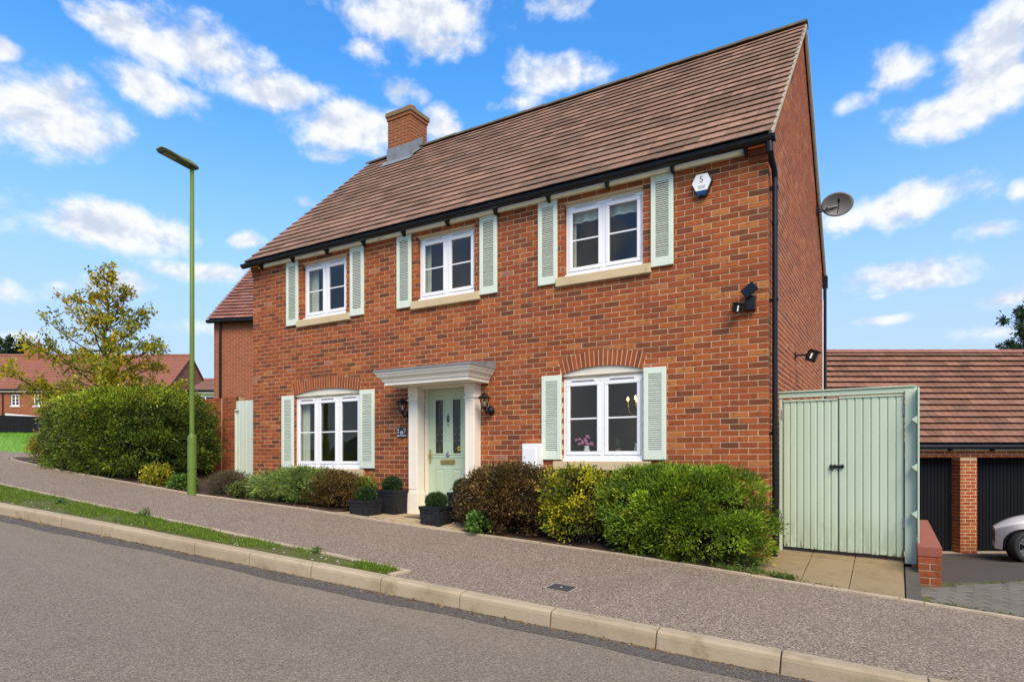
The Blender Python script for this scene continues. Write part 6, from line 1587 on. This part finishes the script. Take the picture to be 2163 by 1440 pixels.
# ---------------------------------------------------------------- cars
def car_meshes(paint_m):
    """body, glass, wheels of a family saloon; x forward, origin on the ground under the middle"""
    Lf, Lr = 1.93, -2.36; fa, ra = 1.45, -1.37; wr = .325; ar = .365; sill = .20
    def halfw(x):
        if x > 1.2: t = (x - 1.2)/(Lf - 1.2); return .905*(max(0, 1 - t**2.6*.62))
        if x < -1.4: t = (x + 1.4)/(Lr + 1.4); return .905*(max(0, 1 - t**2.8*.42))
        return .905
    def shoulder(x):
        if x > .75: t = (x - .75)/(Lf - .75); return lerp(.90, .62, t**2.6)
        if x < -1.1: t = (x + 1.1)/(Lr + 1.1); return lerp(.94, .86, t)
        return lerp(.94, .90, (x + 1.1)/1.85)
    def hood(x): return shoulder(x) + (.10 if -1.3 < x < .9 else .07)*(1 if x < 1.6 else max(.25, 1 - (x - 1.6)/.5))
    def low(x):
        b = sill + (.05 if x > 2.0 or x < -2.05 else 0)
        for c in (fa, ra):
            if abs(x - c) < ar: b = max(b, wr + math.sqrt(ar*ar - (x - c)**2))
        return b
    xs = sorted(set([lerp(Lr, Lf, i/60) for i in range(61)] + [c + ar*math.sin(R(a)) for c in (fa, ra) for a in range(-90, 91, 12)] + [Lf - .02, Lf - .05]))
    mb = MB(); nz = 8
    for sgn in (-1, 1):
        vs_ = []
        for x in xs:
            lo, hi, hw = low(x), shoulder(x), halfw(x)
            for k in range(nz + 1):
                f = k/nz; z = lerp(lo, hi, f); bul = 1 - .10*abs((z - .55)/.4)**2.2 if z > .3 else 1 - .10*abs((z-.55)/.4)**2.2
                fl = .018*max(0, 1 - min(abs(x - fa), abs(x - ra))/.45)
                vs_.append((x, sgn*(hw*max(.86, bul) + fl), z))
            for k in range(1, 5): f = k/4; vs_.append((x, sgn*halfw(x)*.90*(1 - f)*1.0, lerp(hi, hood(x), math.sin(f*math.pi/2))))
        m_ = nz + 5; F = [(i*m_+k, (i+1)*m_+k, (i+1)*m_+k+1, i*m_+k+1) for i in range(len(xs)-1) for k in range(m_-1)]
        mb.add(vs_, F if sgn > 0 else [q[::-1] for q in F], 0, 0, True)
    # front and rear closing faces
    for x, i in ((Lf, -1), (Lr, 0)):
        ys = halfw(x)*.90; lo, hi = low(x), hood(x); mb.add([(x, -ys, lo), (x, ys, lo), (x, ys, shoulder(x)), (x, 0, hi), (x, -ys, shoulder(x))], [(0,1,2,3,4)])
    body = mb
    gl = MB(); secs = [(1.02, .985, .985, .70, .70), (.28, .985, 1.33, .76, .60), (-.2, .985, 1.42, .78, .585), (-.9, .99, 1.405, .775, .575), (-1.55, 1.0, 1.20, .74, .60), (-1.95, 1.01, 1.02, .66, .64)]
    vs_ = []
    for (x, zb_, zt, hb, ht) in secs: vs_ += [(x, -hb, zb_ - .05), (x, -ht, zt - .03), (x, -ht*.8, zt), (x, ht*.8, zt), (x, ht, zt - .03), (x, hb, zb_ - .05)]
    gF = [(i*6+k, (i+1)*6+k, (i+1)*6+k+1, i*6+k+1) for i in range(5) for k in (0, 4)]; tF = [(i*6+k, (i+1)*6+k, (i+1)*6+k+1, i*6+k+1) for i in range(5) for k in (1, 2, 3)]
    gl.add(vs_, gF, 0, 0, True); gl.add(vs_, [f for n_, f in enumerate(tF) if n_ // 3 in (0, 3, 4)], 0, 0, True); gl.add(vs_, [f for n_, f in enumerate(tF) if n_ // 3 in (1, 2)], 0, 1, True)
    under = MB(); under.box(Lr + .15, Lf - .25, -.72, .72, .17, .62)
    for c in (fa, ra):
        for sgn in (-1, 1): under.lathe([(0, 0), (ar - .01, 0), (ar - .01, .16)], 20, (c, sgn*.70 if sgn > 0 else -.86, wr), axis='y')
    tyre = MB(); tyre.lathe([(.235, .09), (.27, .105), (.31, .10), (.325, .07), (.325, -.07), (.31, -.10), (.27, -.105), (.235, -.09), (.235, .09)], 32, axis='y')
    rim = MB(); rim.lathe([(.236, -.098), (.228, -.10), (.215, -.085), (.21, .0), (.21, .08)], 32, axis='y'); rim.lathe([(0, -.08), (.045, -.08), (.05, -.065), (.05, -.03)], 12, axis='y')
    for k in range(5):
        for q in (-.16, .16):
            an = k*2*math.pi/5; a0 = an + q*.5; a1 = an + q; n_ = (-math.sin(an), math.cos(an)); p = (.035*math.cos(a0), .035*math.sin(a0)); e = (.225*math.cos(a1), .225*math.sin(a1)); w0, w1 = .020, .017
            vs_ = []
            for (c, w_, yy) in ((p, w0, -.075), (e, w1, -.092)):
                for s_ in (-1, 1): vs_ += [(c[0] + n_[0]*w_*s_, yy, c[1] + n_[1]*w_*s_), (c[0] + n_[0]*w_*s_, yy + .035, c[1] + n_[1]*w_*s_)]
            rim.add(vs_, [(0,2,6,4), (0,4,5,1), (2,3,7,6), (1,5,7,3)])
    disc = MB(); disc.lathe([(0, -.02), (.16, -.02), (.16, 0), (.21, .0)], 24, axis='y')
    return body, gl, under, tyre, rim, disc, fa, ra, wr, halfw
def car(label, loc, rz, paint_m, group=None, steer=0):
    t = thing('parked_car', label, 'car', loc, rz, group); body, gl, under, tyre, rim, disc, fa, ra, wr, hw = car_meshes(paint_m)
    b = body.build('body', paint_m, t, recalc=False); gl.build('windows', [M['car_glass'], paint_m], t, recalc=False); under.build('underbody', M['seal'], t, recalc=False)
    tm = tyre.mesh('tyre', M['tyre']); rm = rim.mesh('rim', M['rim']); dm = disc.mesh('brake_disc', M['iron'])
    for x in (fa, ra):
        for s_ in (-1, 1):
            w = inst('wheel', tm, t, (x, s_*.80, wr), (0, 0, (0 if s_ < 0 else math.pi) + (steer if x == fa else 0))); inst('rim', rm, w); inst('brake_disc', dm, w)
    for s_ in (-1, 1):
        mb = MB(); mb.bbox(.55, .78, s_*.99 - .10, s_*.99 + .06, .93, 1.06, .02); mb.build('wing_mirror', paint_m, t)
        mb = MB(); mb.bbox(.98, 1.06, s_*.912 - .004, s_*.912 + .004, .70, .715, .002); mb.build('side_badge', M['iron'], t)
        mb = MB(); mb.bbox(-.98, 1.02, s_*.86 - .03, s_*.86 + .045, .185, .25, .01); mb.build('sill', paint_m, t)
        for x in (.90, -.15): mb = MB(); mb.box(x - .003, x + .003, s_*.897 - .012, s_*.897 + .012, .30, .90); mb.build('door_gap', M['seal'], t)
    mb = MB(); mb.box(1.915, 1.935, -.30, .30, .33, .56); mb.build('grille', M['seal'], t)
    return t
def cars():
    h = R(147) + AL        # nose to the left, wheels turned towards the road
    wl = Vector((math.cos(h)*1.45 - math.sin(h)*.80, math.sin(h)*1.45 + math.cos(h)*.80, 0))
    c = at(2148, 1150, 11.75); c.z = 0
    p = c - wl; car('white saloon car parked in front of the garage doors', (p.x, p.y, zcourt(c.x, c.y) - .0), h, M['car_white'], steer=R(34)).scale = (.90, .90, .90)
    p = Vector((-5.6, -9.3)); car('grey car parked across the road, reflected in the left lower window', (p.x, p.y, zk(p.x) - .148 + .03), R(4.45) + math.pi, M['car_grey'])
cars()
